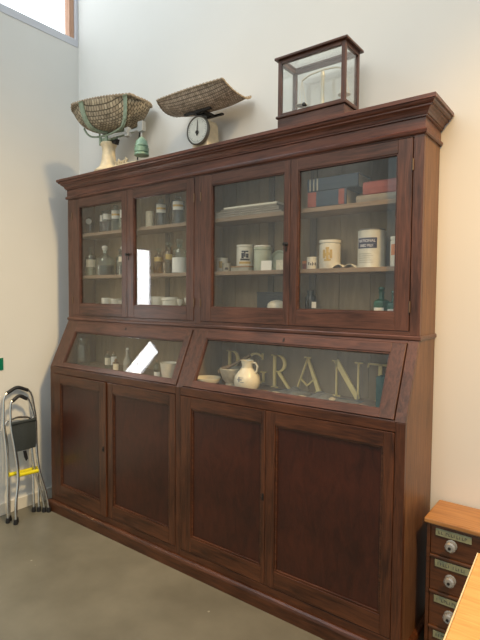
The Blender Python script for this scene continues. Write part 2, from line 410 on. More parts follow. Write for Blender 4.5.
# boards: back, floors, shelves
m = MB()
x = 0.022
while x < W-0.03:
    x1 = min(x+0.168, W-0.022); m.box(x+0.0012, x1-0.0012, -0.014, -0.005, 0.02, ZC); x = x1
m.box(0.022, W-0.022, -0.0075, -0.004, 0.02, ZC)
m.build('back_panel', M['back'], cab)
boxes('back_batten', [(xx-0.018, xx+0.018, -0.024, -0.0141, ZJ+0.05, ZC-0.02) for xx in (0.36, 0.80, 1.62, 1.885)], M['batten'], cab)
BAY = ((0.023, 1.244), (1.269, W-0.023))
for a, b in BAY:
    MB().box(a, b, -D2+0.030, -0.025, ZJ+0.072, ZJ+0.092).build('cabinet_floor', M['shelf'], cab)
    MB().box(a, b, -D1+0.030, -0.016, 1.010, 1.030).build('case_floor', M['shelf'], cab)
    MB().box(a, b, -D2+0.010, -0.015, ZJ+0.002, ZJ+0.016).build('case_ceiling', M['shelf'], cab)
    for z in (1.677, 1.975):
        MB().box(a, b, -0.196, -0.025, z-0.021, z).build('shelf', M['shelf'], cab, bevel=0.0015)
SH_LOW, SH_MID, SH_TOP, SH_FLAP = ZJ+0.092, 1.677, 1.975, 1.030

# upper glazed doors
def glazed_door(x0, x1, gx0, gx1, hinge_side, handle):
    y0, y1 = -D2-0.003, -D2+0.020
    m = MB(); m.box(x0, gx0, y0, y1, 1.395, 2.214); m.box(gx1, x1, y0, y1, 1.395, 2.214)
    m.mi = 1; m.box(gx0, gx1, y0, y1, 2.157, 2.214); m.box(gx0, gx1, y0, y1, 1.395, 1.474)
    d = m.build('glazed_door', [M['wood_v'], M['wood_h']], cab, bevel=0.002)
    m = MB(); t = 0.006
    m.box(gx0, gx0+t, y0+0.004, y1, 1.474, 2.157); m.box(gx1-t, gx1, y0+0.004, y1, 1.474, 2.157)
    m.box(gx0+t, gx1-t, y0+0.004, y1, 2.151, 2.157); m.box(gx0+t, gx1-t, y0+0.004, y1, 1.474, 1.480)
    m.build('glazing_bead', M['wood_h'], d, bevel=0.001)
    MB().box(gx0+t+.0005, gx1-t-.0005, y0+0.0135, y0+0.0165, 1.4805, 2.1505).build('pane', M['glass'], d)
    hx = x0-0.003 if hinge_side < 0 else x1+0.003
    for z in (1.50, 2.10):
        MB().lathe([(0, -0.024), (0.0036, -0.024), (0.0036, 0.024), (0, 0.024)], 10, (hx, y0-0.001, z)).build('hinge', M['hinge'], d, smooth=True)
    if handle:
        kx = handle
        h = MB(); R = Matrix.Rotation(PI/2, 3, 'X')
        h.lathe([(0, 0.0), (0.011, 0.0), (0.011, 0.003), (0.004, 0.005), (0.004, 0.014), (0.009, 0.018), (0.009, 0.024), (0, 0.027)], 14, (kx, y0, 1.80), R=R)
        h.box(kx-0.004, kx+0.004, y0-0.003, y0, 1.765, 1.785)
        h.build('door_catch', M['iron'], d, smooth=True)
glazed_door(0.060, 0.6465, 0.136, 0.596, -1, None)
glazed_door(0.6485, 1.2285, 0.709, 1.172, 1, 0.664)
glazed_door(1.2855, 1.8715, 1.360, 1.838, -1, 1.853)
glazed_door(1.8735, 2.4705, 1.914, 2.407, 1, None)

# sloping glazed flaps
def flap(x0, x1, gx0, gx1, g0, g1, keyx):
    y0, y1 = -0.006, 0.018
    m = MB(T); a, b = 0.008, slen-0.020
    m.box(x0, gx0, y0, y1, a, b); m.box(gx1, x1, y0, y1, a, b)
    m.mi = 1; m.box(gx0, gx1, y0, y1, g1, b); m.box(gx0, gx1, y0, y1, a, g0)
    d = m.build('glazed_flap', [M['wood_s'], M['wood_h']], cab, bevel=0.002)
    m = MB(T); t = 0.006
    m.box(gx0, gx0+t, y0+0.004, y1, g0, g1); m.box(gx1-t, gx1, y0+0.004, y1, g0, g1)
    m.box(gx0+t, gx1-t, y0+0.004, y1, g1-t, g1); m.box(gx0+t, gx1-t, y0+0.004, y1, g0, g0+t)
    m.build('glazing_bead', M['wood_v'], d, bevel=0.001)
    MB(T).box(gx0+t+.0005, gx1-t-.0005, 0.006, 0.009, g0+t+.0005, g1-t-.0005).build('pane', M['flapglass'], d)
    MB(T).box(keyx-0.005, keyx+0.005, y0-0.002, y0, b-0.034, b-0.016).build('keyhole', M['iron'], d)
flap(0.051, 1.233, 0.138, 1.190, 0.036, 0.272, 0.66)
flap(1.287, 2.468, 1.352, 2.405, 0.044, 0.296, 1.858)

# lower panelled doors
def panel_door(x0, x1, px0, px1, keyx=None, swing=0):
    y0, y1 = -D1-0.002, -D1+0.020; z0, z1 = 0.119, 0.987
    m = MB(); m.box(0, px0-x0, y0+D1, y1+D1, z0, z1); m.box(px1-x0, x1-x0, y0+D1, y1+D1, z0, z1)
    m.mi = 1; m.box(px0-x0, px1-x0, y0+D1, y1+D1, 0.922, z1); m.box(px0-x0, px1-x0, y0+D1, y1+D1, z0, 0.205)
    d = m.build('panelled_door', [M['low_v'], M['low_h']], cab, bevel=0.002)
    d.location = (x0, -D1, 0); d.rotation_euler.z = swing
    a, b = px0-x0, px1-x0
    m = MB(); t = 0.010
    for (u0, u1, w0, w1) in ((a, a+t, 0.205, 0.922), (b-t, b, 0.205, 0.922), (a+t, b-t, 0.912, 0.922), (a+t, b-t, 0.205, 0.215)):
        m.box(u0, u1, 0.003, 0.016, w0, w1)
    m.build('panel_bead', M['low_h'], d, bevel=0.0025)
    MB().box(a+t, b-t, 0.009, 0.016, 0.215, 0.912).build('door_panel', M['low_panel'], d)
    if keyx is not None:
        k = keyx-x0; h = MB(); h.box(k-0.006, k+0.006, -0.005, -0.002, 0.54, 0.575); h.box(k-0.003, k+0.003, -0.010, -0.005, 0.548, 0.560)
        h.build('escutcheon', M['iron'], d, bevel=0.001)
panel_door(0.0455, 0.630, 0.120, 0.566, 0.605, -0.016)
panel_door(0.632, 1.2305, 0.686, 1.181)
panel_door(1.2715, 1.8405, 1.350, 1.830-0.012, 1.829)
panel_door(1.8425, 2.4735, 1.896, 2.428)

# ------------------------------------------------------------ small things
CAMX, CAMY = 3.163, -2.355
def face(x, y): return math.atan2(CAMY-y, CAMX-x)          # direction in which labels were turned out towards the room

def vial(name, label, cat, x, y, z, r, h, mat, neck=0.38, stop=None, lab_=None, labmat=None, fill=None, group=None, shoulder=0.62, lz=(0.18, 0.5), bands=False, lw=0.9, turn=0.0):
    """shouldered bottle: body, stopper, label, contents"""
    t = thing(name, label, cat, (x, y, z), 0, group)
    nr = r*neck; zs = h*shoulder; hn = h*0.80
    p = [(0, 0), (r*0.92, 0), (r, 0.004), (r, zs), (r*0.93, zs+(hn-zs)*0.35), (nr*1.1, zs+(hn-zs)*0.72), (nr, zs+(hn-zs)*0.9), (nr, hn),
         (nr*1.35, hn+0.002), (nr*1.35, hn+0.006), (nr*0.8, hn+0.006)]
    MB().lathe(p, 24).build('bottle_body', mat, t, smooth=True)
    s = nr
    if stop == 'cork':
        MB().lathe([(0, hn-0.004), (s*0.8, hn-0.004), (s*0.95, hn+0.016), (0, hn+0.016)], 14).build('stopper', M['cork'], t, smooth=True)
    elif stop:
        q = [(0, hn-0.01), (s*0.7, hn-0.01), (s*0.75, hn+0.007), (s*0.9, hn+0.010), (s*1.5, hn+(h-hn)*0.6), (s*1.2, hn+(h-hn)*0.9), (0, h)]
        MB().lathe(q, 16).build('stopper', stop, t, smooth=True)
    if fill:
        MB().lathe([(0, 0.003), (r*0.9, 0.003), (r*0.93, 0.006), (r*0.93, h*0.33), (0, h*0.33)], 20).build('contents', fill, t, smooth=True)
    if lab_:
        a = face(x, y)+turn
        MB().arc(r+0.0004, h*lz[0], h*lz[1], a-lw, a+lw).build('paper_label', labmat or M['label'], t, smooth=True)
        if bands:
            m = MB(); zz0, zz1 = h*lz[0], h*lz[1]; dz = (zz1-zz0)
            m.arc(r+0.0018, zz0+dz*0.38, zz0+dz*0.62, a-lw*0.9, a+lw*0.9)
            m.build('label_band', M['gold_print'], t, smooth=True)
    return t

def pot(name, label, cat, x, y, z, prof, mat, group=None, n=32):
    t = thing(name, label, cat, (x, y, z), 0, group)
    MB().lathe(prof, n).build('body', mat, t, smooth=True)
    return t
def cup_prof(r, h, w=0.004, flare=1.0, foot=0.75):
    return [(0, 0), (r*foot, 0), (r*foot, 0.004), (r*0.92, h*0.3), (r*0.97, h*0.65), (r*flare, h-0.002), (r*flare-w*0.5, h), (r*flare-w, h-0.002), (r*0.9-w, h*0.3), (0, h*0.14)]
def cyl_prof(r, h, w=0.004): return [(0, 0), (r*0.96, 0), (r, 0.004), (r, h-0.003), (r-w/2, h), (r-w, h-0.003), (r-w, 0.008), (0, 0.008)]

# door 1, top shelf
g = 'stoppered bottles on the top shelf behind the left doors'
vial('apothecary_bottle', 'clear glass bottle with round white label, leftmost on top shelf', 'bottle', 0.080, -0.10, SH_TOP, 0.030, 0.135, M['bottle_blue'], stop=M['bottle'], group=g)
o = MB(Matrix.Translation((0, 0, 0))).lathe([(0, 0), (0.021, 0), (0.021, 0.002), (0, 0.002)], 20, (0, 0, 0), R=Matrix.Rotation(PI/2, 3, 'X')).build('round_label', M['label_white'], bpy.data.objects['apothecary_bottle'], smooth=True)
o.location = (0.019, -0.026, 0.098); o.rotation_euler.z = 0.62
vial('apothecary_bottle', 'clear bottle with square white label, second from left on top shelf', 'bottle', 0.222, -0.09, SH_TOP, 0.030, 0.17, M['bottle_blue'], stop=M['bottle'], lab_=1, labmat=M['label_white'], lz=(0.52, 0.78), shoulder=0.8, group=g)
vial('apothecary_bottle', 'clear bottle with white label and broad neck, third from left on top shelf', 'bottle', 0.298, -0.12, SH_TOP, 0.031, 0.165, M['bottle_blue'], stop=M['bottle'], lab_=1, labmat=M['label_white'], lz=(0.56, 0.80), shoulder=0.82, group=g)
vial('apothecary_bottle', 'tall clear bottle with greenish white label beside left meeting stile, top shelf', 'bottle', 0.398, -0.12, SH_TOP, 0.036, 0.19, M['bottle'], stop=M['bottle'], lab_=1, labmat=M['label_white'], lz=(0.46, 0.76), shoulder=0.8, group=g, bands=True)
vial('apothecary_bottle', 'tall bottle with plain white label half hidden by the left meeting stile', 'bottle', 0.482, -0.12, SH_TOP, 0.032, 0.175, M['bottle'], stop=M['bottle'], lab_=1, labmat=M['label_white'], lz=(0.5, 0.8), shoulder=0.84, group=g)
# door 1, middle shelf
g = 'bottles on the middle shelf behind the left doors'
vial('apothecary_bottle', 'slim clear bottle with cream paper label, leftmost on middle shelf', 'bottle', 0.105, -0.115, SH_MID, 0.040, 0.215, M['bottle'], stop=M['bottle'], lab_=1, lz=(0.30, 0.55), fill=M['liquid_pale'], group=g, neck=0.34)
vial('glass_flask', 'wide clear bottle half full of dark liquid on middle shelf', 'bottle', 0.262, -0.11, SH_MID, 0.068, 0.215, M['bottle'], stop=M['label_white'], fill=M['liquid'], group=g, neck=0.22, shoulder=0.45)
vial('apothecary_bottle', 'small dark bottle with pointed stopper behind the wide bottle', 'bottle', 0.395, -0.075, SH_MID, 0.034, 0.19, M['bottle_blue'], stop=M['bottle_blue'], fill=M['liquid'], group=g)
vial('apothecary_bottle', 'bottle with buff label and dark contents next to left meeting stile', 'bottle', 0.470, -0.11, SH_MID, 0.045, 0.20, M['bottle'], stop=M['label_white'], lab_=1, lz=(0.45, 0.62), fill=M['liquid'], group=g)
# door 1, bottom: white porcelain pieces
g = 'small white porcelain pieces on the cabinet floor'
pot('porcelain_cup', 'small white porcelain cup, leftmost on the upper cabinet floor', 'cup', 0.300, -0.125, SH_LOW, cup_prof(0.038, 0.068), M['porcelain'], g)
pot('porcelain_cup', 'white porcelain cup lying second from left on cabinet floor', 'cup', 0.388, -0.115, SH_LOW, cup_prof(0.040, 0.062, flare=1.08), M['porcelain'], g)
pot('porcelain_cup', 'shallow white porcelain dish near the left meeting stile', 'dish', 0.485, -0.12, SH_LOW, cup_prof(0.045, 0.050, flare=1.1), M['porcelain'], g)
# door 2, top shelf
g = 'bottles on the top shelf behind the second door'
pot('cream_canister', 'small cream cylindrical canister on top shelf behind second door', 'canister', 0.728, -0.11, SH_TOP, [(0, 0), (0.026, 0), (0.027, 0.003), (0.027, 0.108), (0.024, 0.112), (0, 0.112)], M['label'])
vial('apothecary_bottle', 'clear bottle with white label and gold band, second door top shelf, left one', 'bottle', 0.822, -0.10, SH_TOP, 0.036, 0.185, M['bottle_blue'], stop=M['bottle'], lab_=1, labmat=M['label_white'], lz=(0.50, 0.78), shoulder=0.82, group=g, bands=True)
vial('apothecary_bottle', 'clear bottle with white label and gold band, second door top shelf, right one', 'bottle', 0.983, -0.11, SH_TOP, 0.040, 0.185, M['bottle_blue'], stop=M['bottle'], lab_=1, labmat=M['label_white'], lz=(0.50, 0.78), shoulder=0.82, group=g, bands=True)
vial('apothecary_bottle', 'clear bottle with tall cream label at the right edge of second door', 'bottle', 1.100, -0.10, SH_TOP, 0.036, 0.165, M['bottle_blue'], stop=M['bottle'], lab_=1, lz=(0.2, 0.66), shoulder=0.78, group=g)
# door 2, middle shelf
g = 'bottles on the middle shelf behind the second door'
vial('apothecary_bottle', 'clear bottle with gold label beside the bright reflection', 'bottle', 0.800, -0.10, SH_MID, 0.034, 0.17, M['bottle_amber'], stop=M['bottle'], lab_=1, labmat=M['gold_print'], lz=(0.48, 0.64), group=g)
vial('apothecary_bottle', 'brown bottle with gold lettered label in middle of second door', 'bottle', 0.893, -0.10, SH_MID, 0.042, 0.205, M['bottle_amber'], stop=M['bottle'], lab_=1, labmat=M['gold_print'], lz=(0.44, 0.60), fill=M['liquid'], group=g, lw=0.5)
vial('apothecary_bottle', 'bottle full of white powder with clear neck and gold band', 'bottle', 1.010, -0.125, SH_MID, 0.044, 0.215, M['bottle'], stop=M['bottle'], group=g, lab_=1, labmat=M['label_white'], lz=(0.02, 0.45), lw=1.5)
vial('apothecary_bottle', 'clear bottle at right edge of second door, middle shelf', 'bottle', 1.105, -0.11, SH_MID, 0.040, 0.20, M['bottle'], stop=M['bottle'], lab_=1, lz=(0.3, 0.5), group=g)
# door 2, bottom
pot('porcelain_bowl', 'small round white pot beside the bright reflection', 'pot', 0.792, -0.10, SH_LOW, cup_prof(0.046, 0.080), M['porcelain'])
pot('ointment_pot', 'wide white porcelain pot with flat lid behind second door', 'pot', 0.922, -0.115, SH_LOW, [(0, 0), (0.05, 0), (0.055, 0.004), (0.055, 0.055), (0.060, 0.057), (0.060, 0.068), (0.052, 0.076), (0, 0.08)], M['porcelain'])
g = 'small glass and china stoppers on the floor of the second door'
for i, (xx, yy, rr, hh, tx) in enumerate(((1.018, -0.13, 0.020, 0.065, 'small white upright stopper right of the flat lidded pot'), (1.065, -0.10, 0.028, 0.075, 'small clear and white measuring cup behind the upright stopper'), (1.118, -0.12, 0.032, 0.085, 'white eggcup shaped china measure by the right door stile'))):
    pot('china_measure', tx, 'measure', xx, yy, SH_LOW, [(0, 0), (rr*0.9, 0), (rr*0.8, 0.006), (rr*0.35, hh*0.3), (rr*0.4, hh*0.4), (rr*0.95, hh*0.7), (rr, hh), (rr*0.85, hh), (rr*0.7, hh*0.7), (0, hh*0.5)], M['porcelain'], g)
# door 3, top shelf: stack of folded papers
t = thing('paper_stack', 'stack of folded grey papers lying flat on top shelf', 'papers', (1.53, -0.115, SH_TOP))
for i in range(5):
    z = 0.0008+i*0.0115; w = 0.262-0.012*i; dx = -0.012*i+(0.008 if i % 2 else 0)
    m = MB(); m.box(-w+0.03*i+dx+.02, w-dx*0.3, -0.078+0.002*i, 0.082, z, z+0.0105)
    o = m.build('folded_sheet', M['greypaper'] if i != 4 else M['paper'], t, bevel=0.003)
    o.rotation_euler.z = (0.012, -0.01, 0.006, -0.008, 0.01)[i]
# door 3, middle shelf
def printed_jar(name, label, cat, x, y, z, r, h, mat, lid=None, marks=(), group=None):
    t = thing(name, label, cat, (x, y, z), 0, group)
    MB().lathe([(0, 0), (r*0.95, 0), (r, 0.004), (r, h*0.86), (r*0.93, h*0.88), (r*0.93, h*0.90), (r*1.02, h*0.91), (r*1.02, h), (r*0.94, h), (r*0.9, h*0.9), (0, h*0.9)], 32).build('jar_body', mat, t, smooth=True)
    if lid:
        MB().lathe([(0, h+0.001), (r*0.98, h+0.001), (r*1.0, h+0.004), (r*0.95, h+0.010), (r*0.2, h+0.013), (0, h+0.013)], 28).build('lid', lid, t, smooth=True)
    a = face(x, y)
    for (mm, z0, z1, da, wd) in marks:
        MB().arc(r+0.0006, h*z0, h*z1, a+da-wd, a+da+wd, t=0.0008).build('printed_mark', M[mm], t, smooth=True)
    return t
g = 'small jars on the middle shelf of third door'
printed_jar('ointment_jar', 'small cream jar with faded brown print, leftmost on third door middle shelf', 'jar', 1.325, -0.09, SH_MID, 0.034, 0.085, M['porcelain'], marks=(('gold_print', 0.3, 0.75, -0.3, 0.3),), group=g)
printed_jar('ointment_jar', 'tiny pale jar between the printed cream jar and the tall crested jar', 'jar', 1.388, -0.13, SH_MID, 0.026, 0.05, M['stone'], marks=(('dark_print', 0.25, 0.5, 0, 0.35),), group=g)
t = thing('small_box', 'flat brown box under the tall jar with dark crest', 'box', (1.50, -0.105, SH_MID))
MB().box(-0.062, 0.062, -0.05, 0.05, 0, 0.022).build('box_body', M['stone'], t, bevel=0.002)
MB().box(-0.064, 0.064, -0.052, 0.052, 0.0225, 0.030).build('box_lid', M['cork'], t, bevel=0.002)
t = printed_jar('ointment_jar', 'tall white jar with dark crest standing on a flat box', 'jar', 1.50, -0.105, SH_MID+0.0305, 0.048, 0.118, M['porcelain'], group=g)
a = face(1.50, -0.105)
m = MB()
for (z0, z1, d0, d1) in ((0.030, 0.040, -0.55, 0.55), (0.042, 0.072, -0.42, -0.12), (0.045, 0.068, 0.10, 0.42), (0.050, 0.078, -0.1, 0.06), (0.076, 0.084, -0.4, 0.4)):
    m.arc(0.0486, z0, z1, a+d0, a+d1, t=0.0008, n=6)
m.build('printed_crest', M['dark_print'], t, smooth=True)
m = MB(); m.arc(0.0486, 0.012, 0.024, a-0.7, a+0.7, t=0.0008); m.build('printed_band', M['gold_print'], t, smooth=True)
M['palegreen'] = plain('pale_green_glaze', (0.46, 0.50, 0.38), 0.35, var=0.08, scale=25, coat=0.2)
printed_jar('storage_jar', 'pale green jar with white lid right of the crested jar', 'jar', 1.628, -0.115, SH_MID, 0.048, 0.128, M['palegreen'], lid=M['porcelain'])
t = thing('necked_bottle', 'small white necked bottle behind crested jar and green jar', 'bottle', (1.578, -0.052, SH_MID))
MB().lathe([(0, 0), (0.024, 0), (0.025, 0.09), (0.012, 0.115), (0.012, 0.145), (0.016, 0.148), (0, 0.155)], 20).build('body', M['porcelain'], t, smooth=True)
t = thing('fluted_dish', 'pale green fluted dish leaning behind the white card', 'dish', (1.700, -0.060, SH_MID))
o = MB().lathe([(0, 0), (0.045, 0.001), (0.056, 0.012), (0.058, 0.014), (0.054, 0.016), (0.044, 0.006), (0, 0.005)], 26).build('dish', M['palegreen'], t, smooth=True)
o.rotation_euler = (math.radians(78), 0, 0); o.location = (0, 0.0, 0.056)
t = thing('price_card', 'small square white card standing in front of the green jar', 'card', (1.690, -0.172, SH_MID+0.0005), 0.25)
o = MB().box(-0.030, 0.030, -0.001, 0.001, 0, 0.052).build('card', M['label_white'], t); o.rotation_euler.x = -0.15
MB().prism([(0.002, 0.002), (0.010, 0.045), (0.025, 0.0)], -0.006, 0.006, 'X').build('card_strut', M['label_white'], t)
t = thing('small_box', 'small upright cream box to the right of the white card', 'box', (1.762, -0.13, SH_MID))
MB().box(-0.024, 0.024, -0.02, 0.02, 0, 0.050).build('box_body', M['label'], t, bevel=0.002)
MB().box(-0.0245, 0.0245, -0.0205, 0.0205, 0.0502, 0.055).build('box_lid', M['paper'], t, bevel=0.001)
# door 3, cabinet floor
t = thing('slate_box', 'dark grey box standing on the floor of the third door', 'box', (1.695, -0.07, SH_LOW))
MB().box(-0.12, 0.115, -0.02, 0.035, 0, 0.098).build('box_body', M['slate'], t, bevel=0.002)
MB().box(-0.122, 0.117, -0.022, 0.037, 0.0985, 0.112).build('box_lid', M['slate'], t, bevel=0.002)
pot('domed_pot', 'rounded cream glazed pot in front of the dark grey box', 'pot', 1.742, -0.140, SH_LOW, [(0, 0), (0.034, 0), (0.050, 0.015), (0.055, 0.032), (0.050, 0.050), (0.034, 0.062), (0.012, 0.068), (0, 0.069)], M['cream'])

# door 4, top shelf: books
def book(label, x0, x1, y0, y1, z0, z1, cover, spine_end, spine_mat=None, group='old books on the top shelf of the right door', ribs=0, corner=None, rz=0):
    cx, cy = (x0+x1)/2, (y0+y1)/2
    t = thing('old_book', label, 'book', (cx, cy, z0), rz, group)
    a, b, c, d = x0-cx, x1-cx, y0-cy, y1-cy; h = z1-z0; e = 0.004
    m = MB(); m.box(a, b, c, d, 0, e); m.box(a, b, c, d, h-e, h)
    m.build('cover', cover, t, bevel=0.0015)
    sm = spine_mat or cover; m = MB()
    if spine_end == 'L': m.prism([(a-0.004, 0.004), (a-0.006, h/2), (a-0.004, h-0.004), (a+e, h-0.0002), (a+e, 0.0002)], c, d, 'Y'); px = (a+e+0.0005, b-0.006, c+0.006, d-0.006)
    else: m.prism([(c-0.004, 0.004), (c-0.006, h/2), (c-0.004, h-0.004), (c+e, h-0.0002), (c+e, 0.0002)], a, b, 'X'); px = (a+0.006, b-0.006, c+e+0.0005, d-0.006)
    m.build('spine', sm, t)
    MB().box(*px, e+0.0003, h-e-0.0003).build('pages', M['pages'], t)
    if ribs:
        m = MB()
        for i in range(ribs):
            q = a+0.012+i*0.020
            m.box(q, q+0.007, c-0.0085, c-0.004, 0.004, h-0.004)
        m.build('raised_bands', M['stone'], t, bevel=0.001)
    if corner:
        m = MB()
        for (u0, u1) in corner: m.box(u0-cx, u1-cx, c-0.0080, c-0.0045, 0.003, h-0.003)
        m.build('spine_label', M['bookred'], t)
book('dark blue book with red title bands on spine, bottom of the book stack', 1.945, 2.150, -0.185, -0.035, SH_TOP, SH_TOP+0.077, M['bookblue'], 'F', corner=((1.947, 1.992), (2.112, 2.140)))
book('large thick dark blue book with raised bands lying on another book', 1.940, 2.205, -0.180, -0.03, SH_TOP+0.0775, SH_TOP+0.143, M['bookblue'], 'F', ribs=3)
book('thin grey book lying flat under the red book', 2.195, 2.425, -0.175, -0.035, SH_TOP, SH_TOP+0.034, M['greypaper'], 'F')
book('red leather book lying on the thin grey book at right', 2.225, 2.430, -0.170, -0.035, SH_TOP+0.0345, SH_TOP+0.095, M['bookred'], 'F')
# door 4, middle shelf
def bent_text(txt, r, z, size, a, mat, parent, wf=1.0):
    cu = bpy.data.curves.new('txt', 'FONT'); cu.body = txt; cu.size = size; cu.extrude = 0.0004; cu.align_x = 'CENTER'
    to = bpy.data.objects.new('txt', cu); COL.objects.link(to)
    bpy.context.view_layer.update()
    me = bpy.data.meshes.new_from_object(to.evaluated_get(bpy.context.evaluated_depsgraph_get()))
    COL.objects.unlink(to); bpy.data.objects.remove(to)
    for v in me.vertices:
        x, y, zz = v.co; th = a+x*wf/r
        v.co = ((r+0.0006+zz)*math.cos(th), (r+0.0006+zz)*math.sin(th), z+y)
    me.materials.clear(); me.materials.append(mat)
    o = bpy.data.objects.new('printed_words', me); COL.objects.link(o); o.parent = parent
    return o
t = printed_jar('small_mug', 'small white pot with black marks beside the third shelf post', 'pot', 1.945, -0.135, SH_MID, 0.028, 0.062, M['porcelain'])
a = face(1.945, -0.135); m = MB()
for d0, d1, z0, z1 in ((-0.7, -0.5, 0.022, 0.036), (-0.35, -0.15, 0.020, 0.030), (0.0, 0.35, 0.024, 0.028), (0.0, 0.12, 0.018, 0.036), (0.45, 0.65, 0.020, 0.034)): m.arc(0.0286, z0, z1, a+d0, a+d1, t=0.0008, n=4)
m.build('printed_mark', M['dark_print'], t)
t = thing('pill_box', 'small reddish round pill box left of the small marked pot', 'box', (1.892, -0.10, SH_MID))
MB().lathe([(0, 0), (0.020, 0), (0.020, 0.032), (0, 0.032)], 20).build('box_body', M['bookred'], t, smooth=True)
MB().lathe([(0, 0.0325), (0.021, 0.0325), (0.021, 0.046), (0, 0.046)], 20).build('box_lid', M['orange'], t, smooth=True)
t = printed_jar('crested_jar', 'white ceramic jar with gold lion crest behind right door', 'jar', 2.038, -0.125, SH_MID, 0.053, 0.140, M['porcelain'])
a = face(2.038, -0.125)-0.25; m = MB()
for d0, d1, z0, z1 in ((-0.10, 0.14, 0.042, 0.094), (-0.42, -0.18, 0.050, 0.092), (0.22, 0.46, 0.050, 0.092), (-0.30, 0.34, 0.038, 0.046), (-0.22, -0.08, 0.060, 0.075), (0.12, 0.24, 0.066, 0.078), (-0.14, 0.18, 0.094, 0.104)):
    m.arc(0.0536, z0, z1, a+d0, a+d1, t=0.0008, n=5)
m.build('gold_crest', M['gold_print'], t, smooth=True)
t = thing('open_booklet', 'open cream booklet lying flat between crested jar and tall tin', 'booklet', (2.135, -0.145, SH_MID+0.001), 0.1)
m = MB(); n = 8
for s_ in (-1, 1):
    pr = [(s_*0.062*i/n, 0.017*math.sin(PI*min(1, i/n*1.05+0.04))+0.0008) for i in range(n+1)]
    pr = pr+[(p[0], max(p[1]-0.0015, 0.0)) for p in pr[::-1]]
    m.prism(pr, -0.04, 0.035, 'Y')
m.build('page', M['paper'], t, smooth=True)
t = thing('powder_tin', 'tall cream tin with dark lid and navy label behind the right door', 'tin', (2.252, -0.120, SH_MID))
r, h = 0.064, 0.172
MB().lathe([(0, 0), (r, 0), (r*1.015, 0.002), (r*1.0, 0.005), (r, h-0.006), (r*1.02, h-0.005), (r*1.02, h-0.001), (r*0.94, h)], 40).build('tin_body', M['tin'], t, smooth=True)
MB().lathe([(0, h-0.001), (r*0.94, h-0.001), (r*0.95, h+0.004), (r*0.9, h+0.008), (r*0.85, h+0.004), (0, h+0.003)], 36).build('lid', M['tin_dark'], t, smooth=True)
a = face(2.252, -0.12)-0.42
MB().arc(r+0.0005, 0.088, 0.136, a-0.78, a+0.78, t=0.0007, n=20).build('navy_label', M['navy'], t, smooth=True)
bent_text('NATIONAL', r+0.0008, 0.116, 0.018, a, M['white'], t, 0.95)
bent_text('DRIED MILK', r+0.0008, 0.094, 0.018, a, M['white'], t, 0.70)
m = MB()
for i in range(5): m.arc(r+0.0005, 0.022+i*0.010, 0.024+i*0.010, a-0.6, a+0.5-0.1*(i % 3), t=0.0005, n=10)
m.build('small_print', M['stone'], t)
t = printed_jar('labelled_jar', 'white based jar with orange label beside the right door stile', 'jar', 2.388, -0.145, SH_MID, 0.036, 0.135, M['porcelain'], marks=(('orange', 0.38, 0.74, 0, 1.0),))
# door 4, cabinet floor
def poison(label, x, y, r, h):
    t = thing('ribbed_bottle', label, 'bottle', (x, y, SH_LOW), 0, 'green ribbed bottles behind the right door')
    m = MB(); m.lathe([(0, 0), (r*0.95, 0), (r, 0.004), (r, h*0.46), (r*0.86, h*0.53), (r*0.34, h*0.60), (r*0.30, h*0.78), (r*0.42, h*0.80), (r*0.42, h*0.84), (0, h*0.84)], 6)
    m.build('bottle_body', M['bottle_green'], t, smooth=True, angle=20)
    MB().lathe([(0, h*0.84), (r*0.22, h*0.84), (r*0.40, h*0.93), (r*0.3, h), (0, h)], 14).build('stopper', M['bottle_green'], t, smooth=True)
    a = face(x, y)-0.3
    MB().arc(r*1.0+0.0005, h*0.10, h*0.30, a-0.55, a+0.55).build('paper_label', M['label_white'], t, smooth=True)
poison('green glass bottle with white label on the floor of the right door', 2.308, -0.130, 0.042, 0.135)
poison('second green glass bottle, right of the one by the door middle', 2.374, -0.150, 0.034, 0.118)
t = thing('dark_jar', 'dark brown jar with small white tag behind right door, floor left', 'jar', (1.915, -0.09, SH_LOW))
MB().lathe([(0, 0), (0.026, 0), (0.028, 0.004), (0.028, 0.085), (0.018, 0.10), (0.018, 0.12), (0, 0.12)], 22).build('jar_body', M['liquid'], t, smooth=True)
MB().box(0.030, 0.056, -0.0445, -0.0435, 0.030, 0.062).build('paper_tag', M['label_white'], t)

# left flap
vial('display_jar', 'large pale glass jar with stopper, leftmost under the left sloping glass', 'jar', 0.150, -0.22, SH_FLAP, 0.050, 0.205, M['bottle'], stop=M['bottle'], neck=0.6, shoulder=0.7, lab_=None)
g = 'small bottles under the left sloping glass'
vial('medicine_bottle', 'small clear bottle with pinkish label, left of its twin near the glass jar', 'bottle', 0.365, -0.17, SH_FLAP, 0.024, 0.125, M['bottle'], stop='cork', lab_=1, lz=(0.2, 0.6), group=g)
vial('medicine_bottle', 'small clear bottle with white label, second of the pair near the glass jar', 'bottle', 0.430, -0.17, SH_FLAP, 0.022, 0.125, M['bottle'], stop='cork', lab_=1, labmat=M['label_white'], lz=(0.25, 0.7), group=g)
vial('medicine_bottle', 'short amber bottle with yellow label by the slanted bright reflection', 'bottle', 0.520, -0.225, SH_FLAP, 0.022, 0.085, M['bottle_amber'], stop='cork', lab_=1, labmat=M['label'], lz=(0.1, 0.6), group=g)
t = thing('china_bottle', 'slim white china bottle behind the short amber bottle', 'bottle', (0.590, -0.185, SH_FLAP))
MB().lathe([(0, 0), (0.026, 0), (0.028, 0.004), (0.027, 0.07), (0.012, 0.10), (0.010, 0.135), (0.014, 0.138), (0.012, 0.145), (0, 0.146)], 20).build('body', M['stone'], t, smooth=True)
MB().lathe([(0, 0.1465), (0.008, 0.1465), (0.009, 0.158), (0, 0.160)], 12).build('stopper', M['label_white'], t, smooth=True)
g = 'white china pieces behind the slanted reflection'
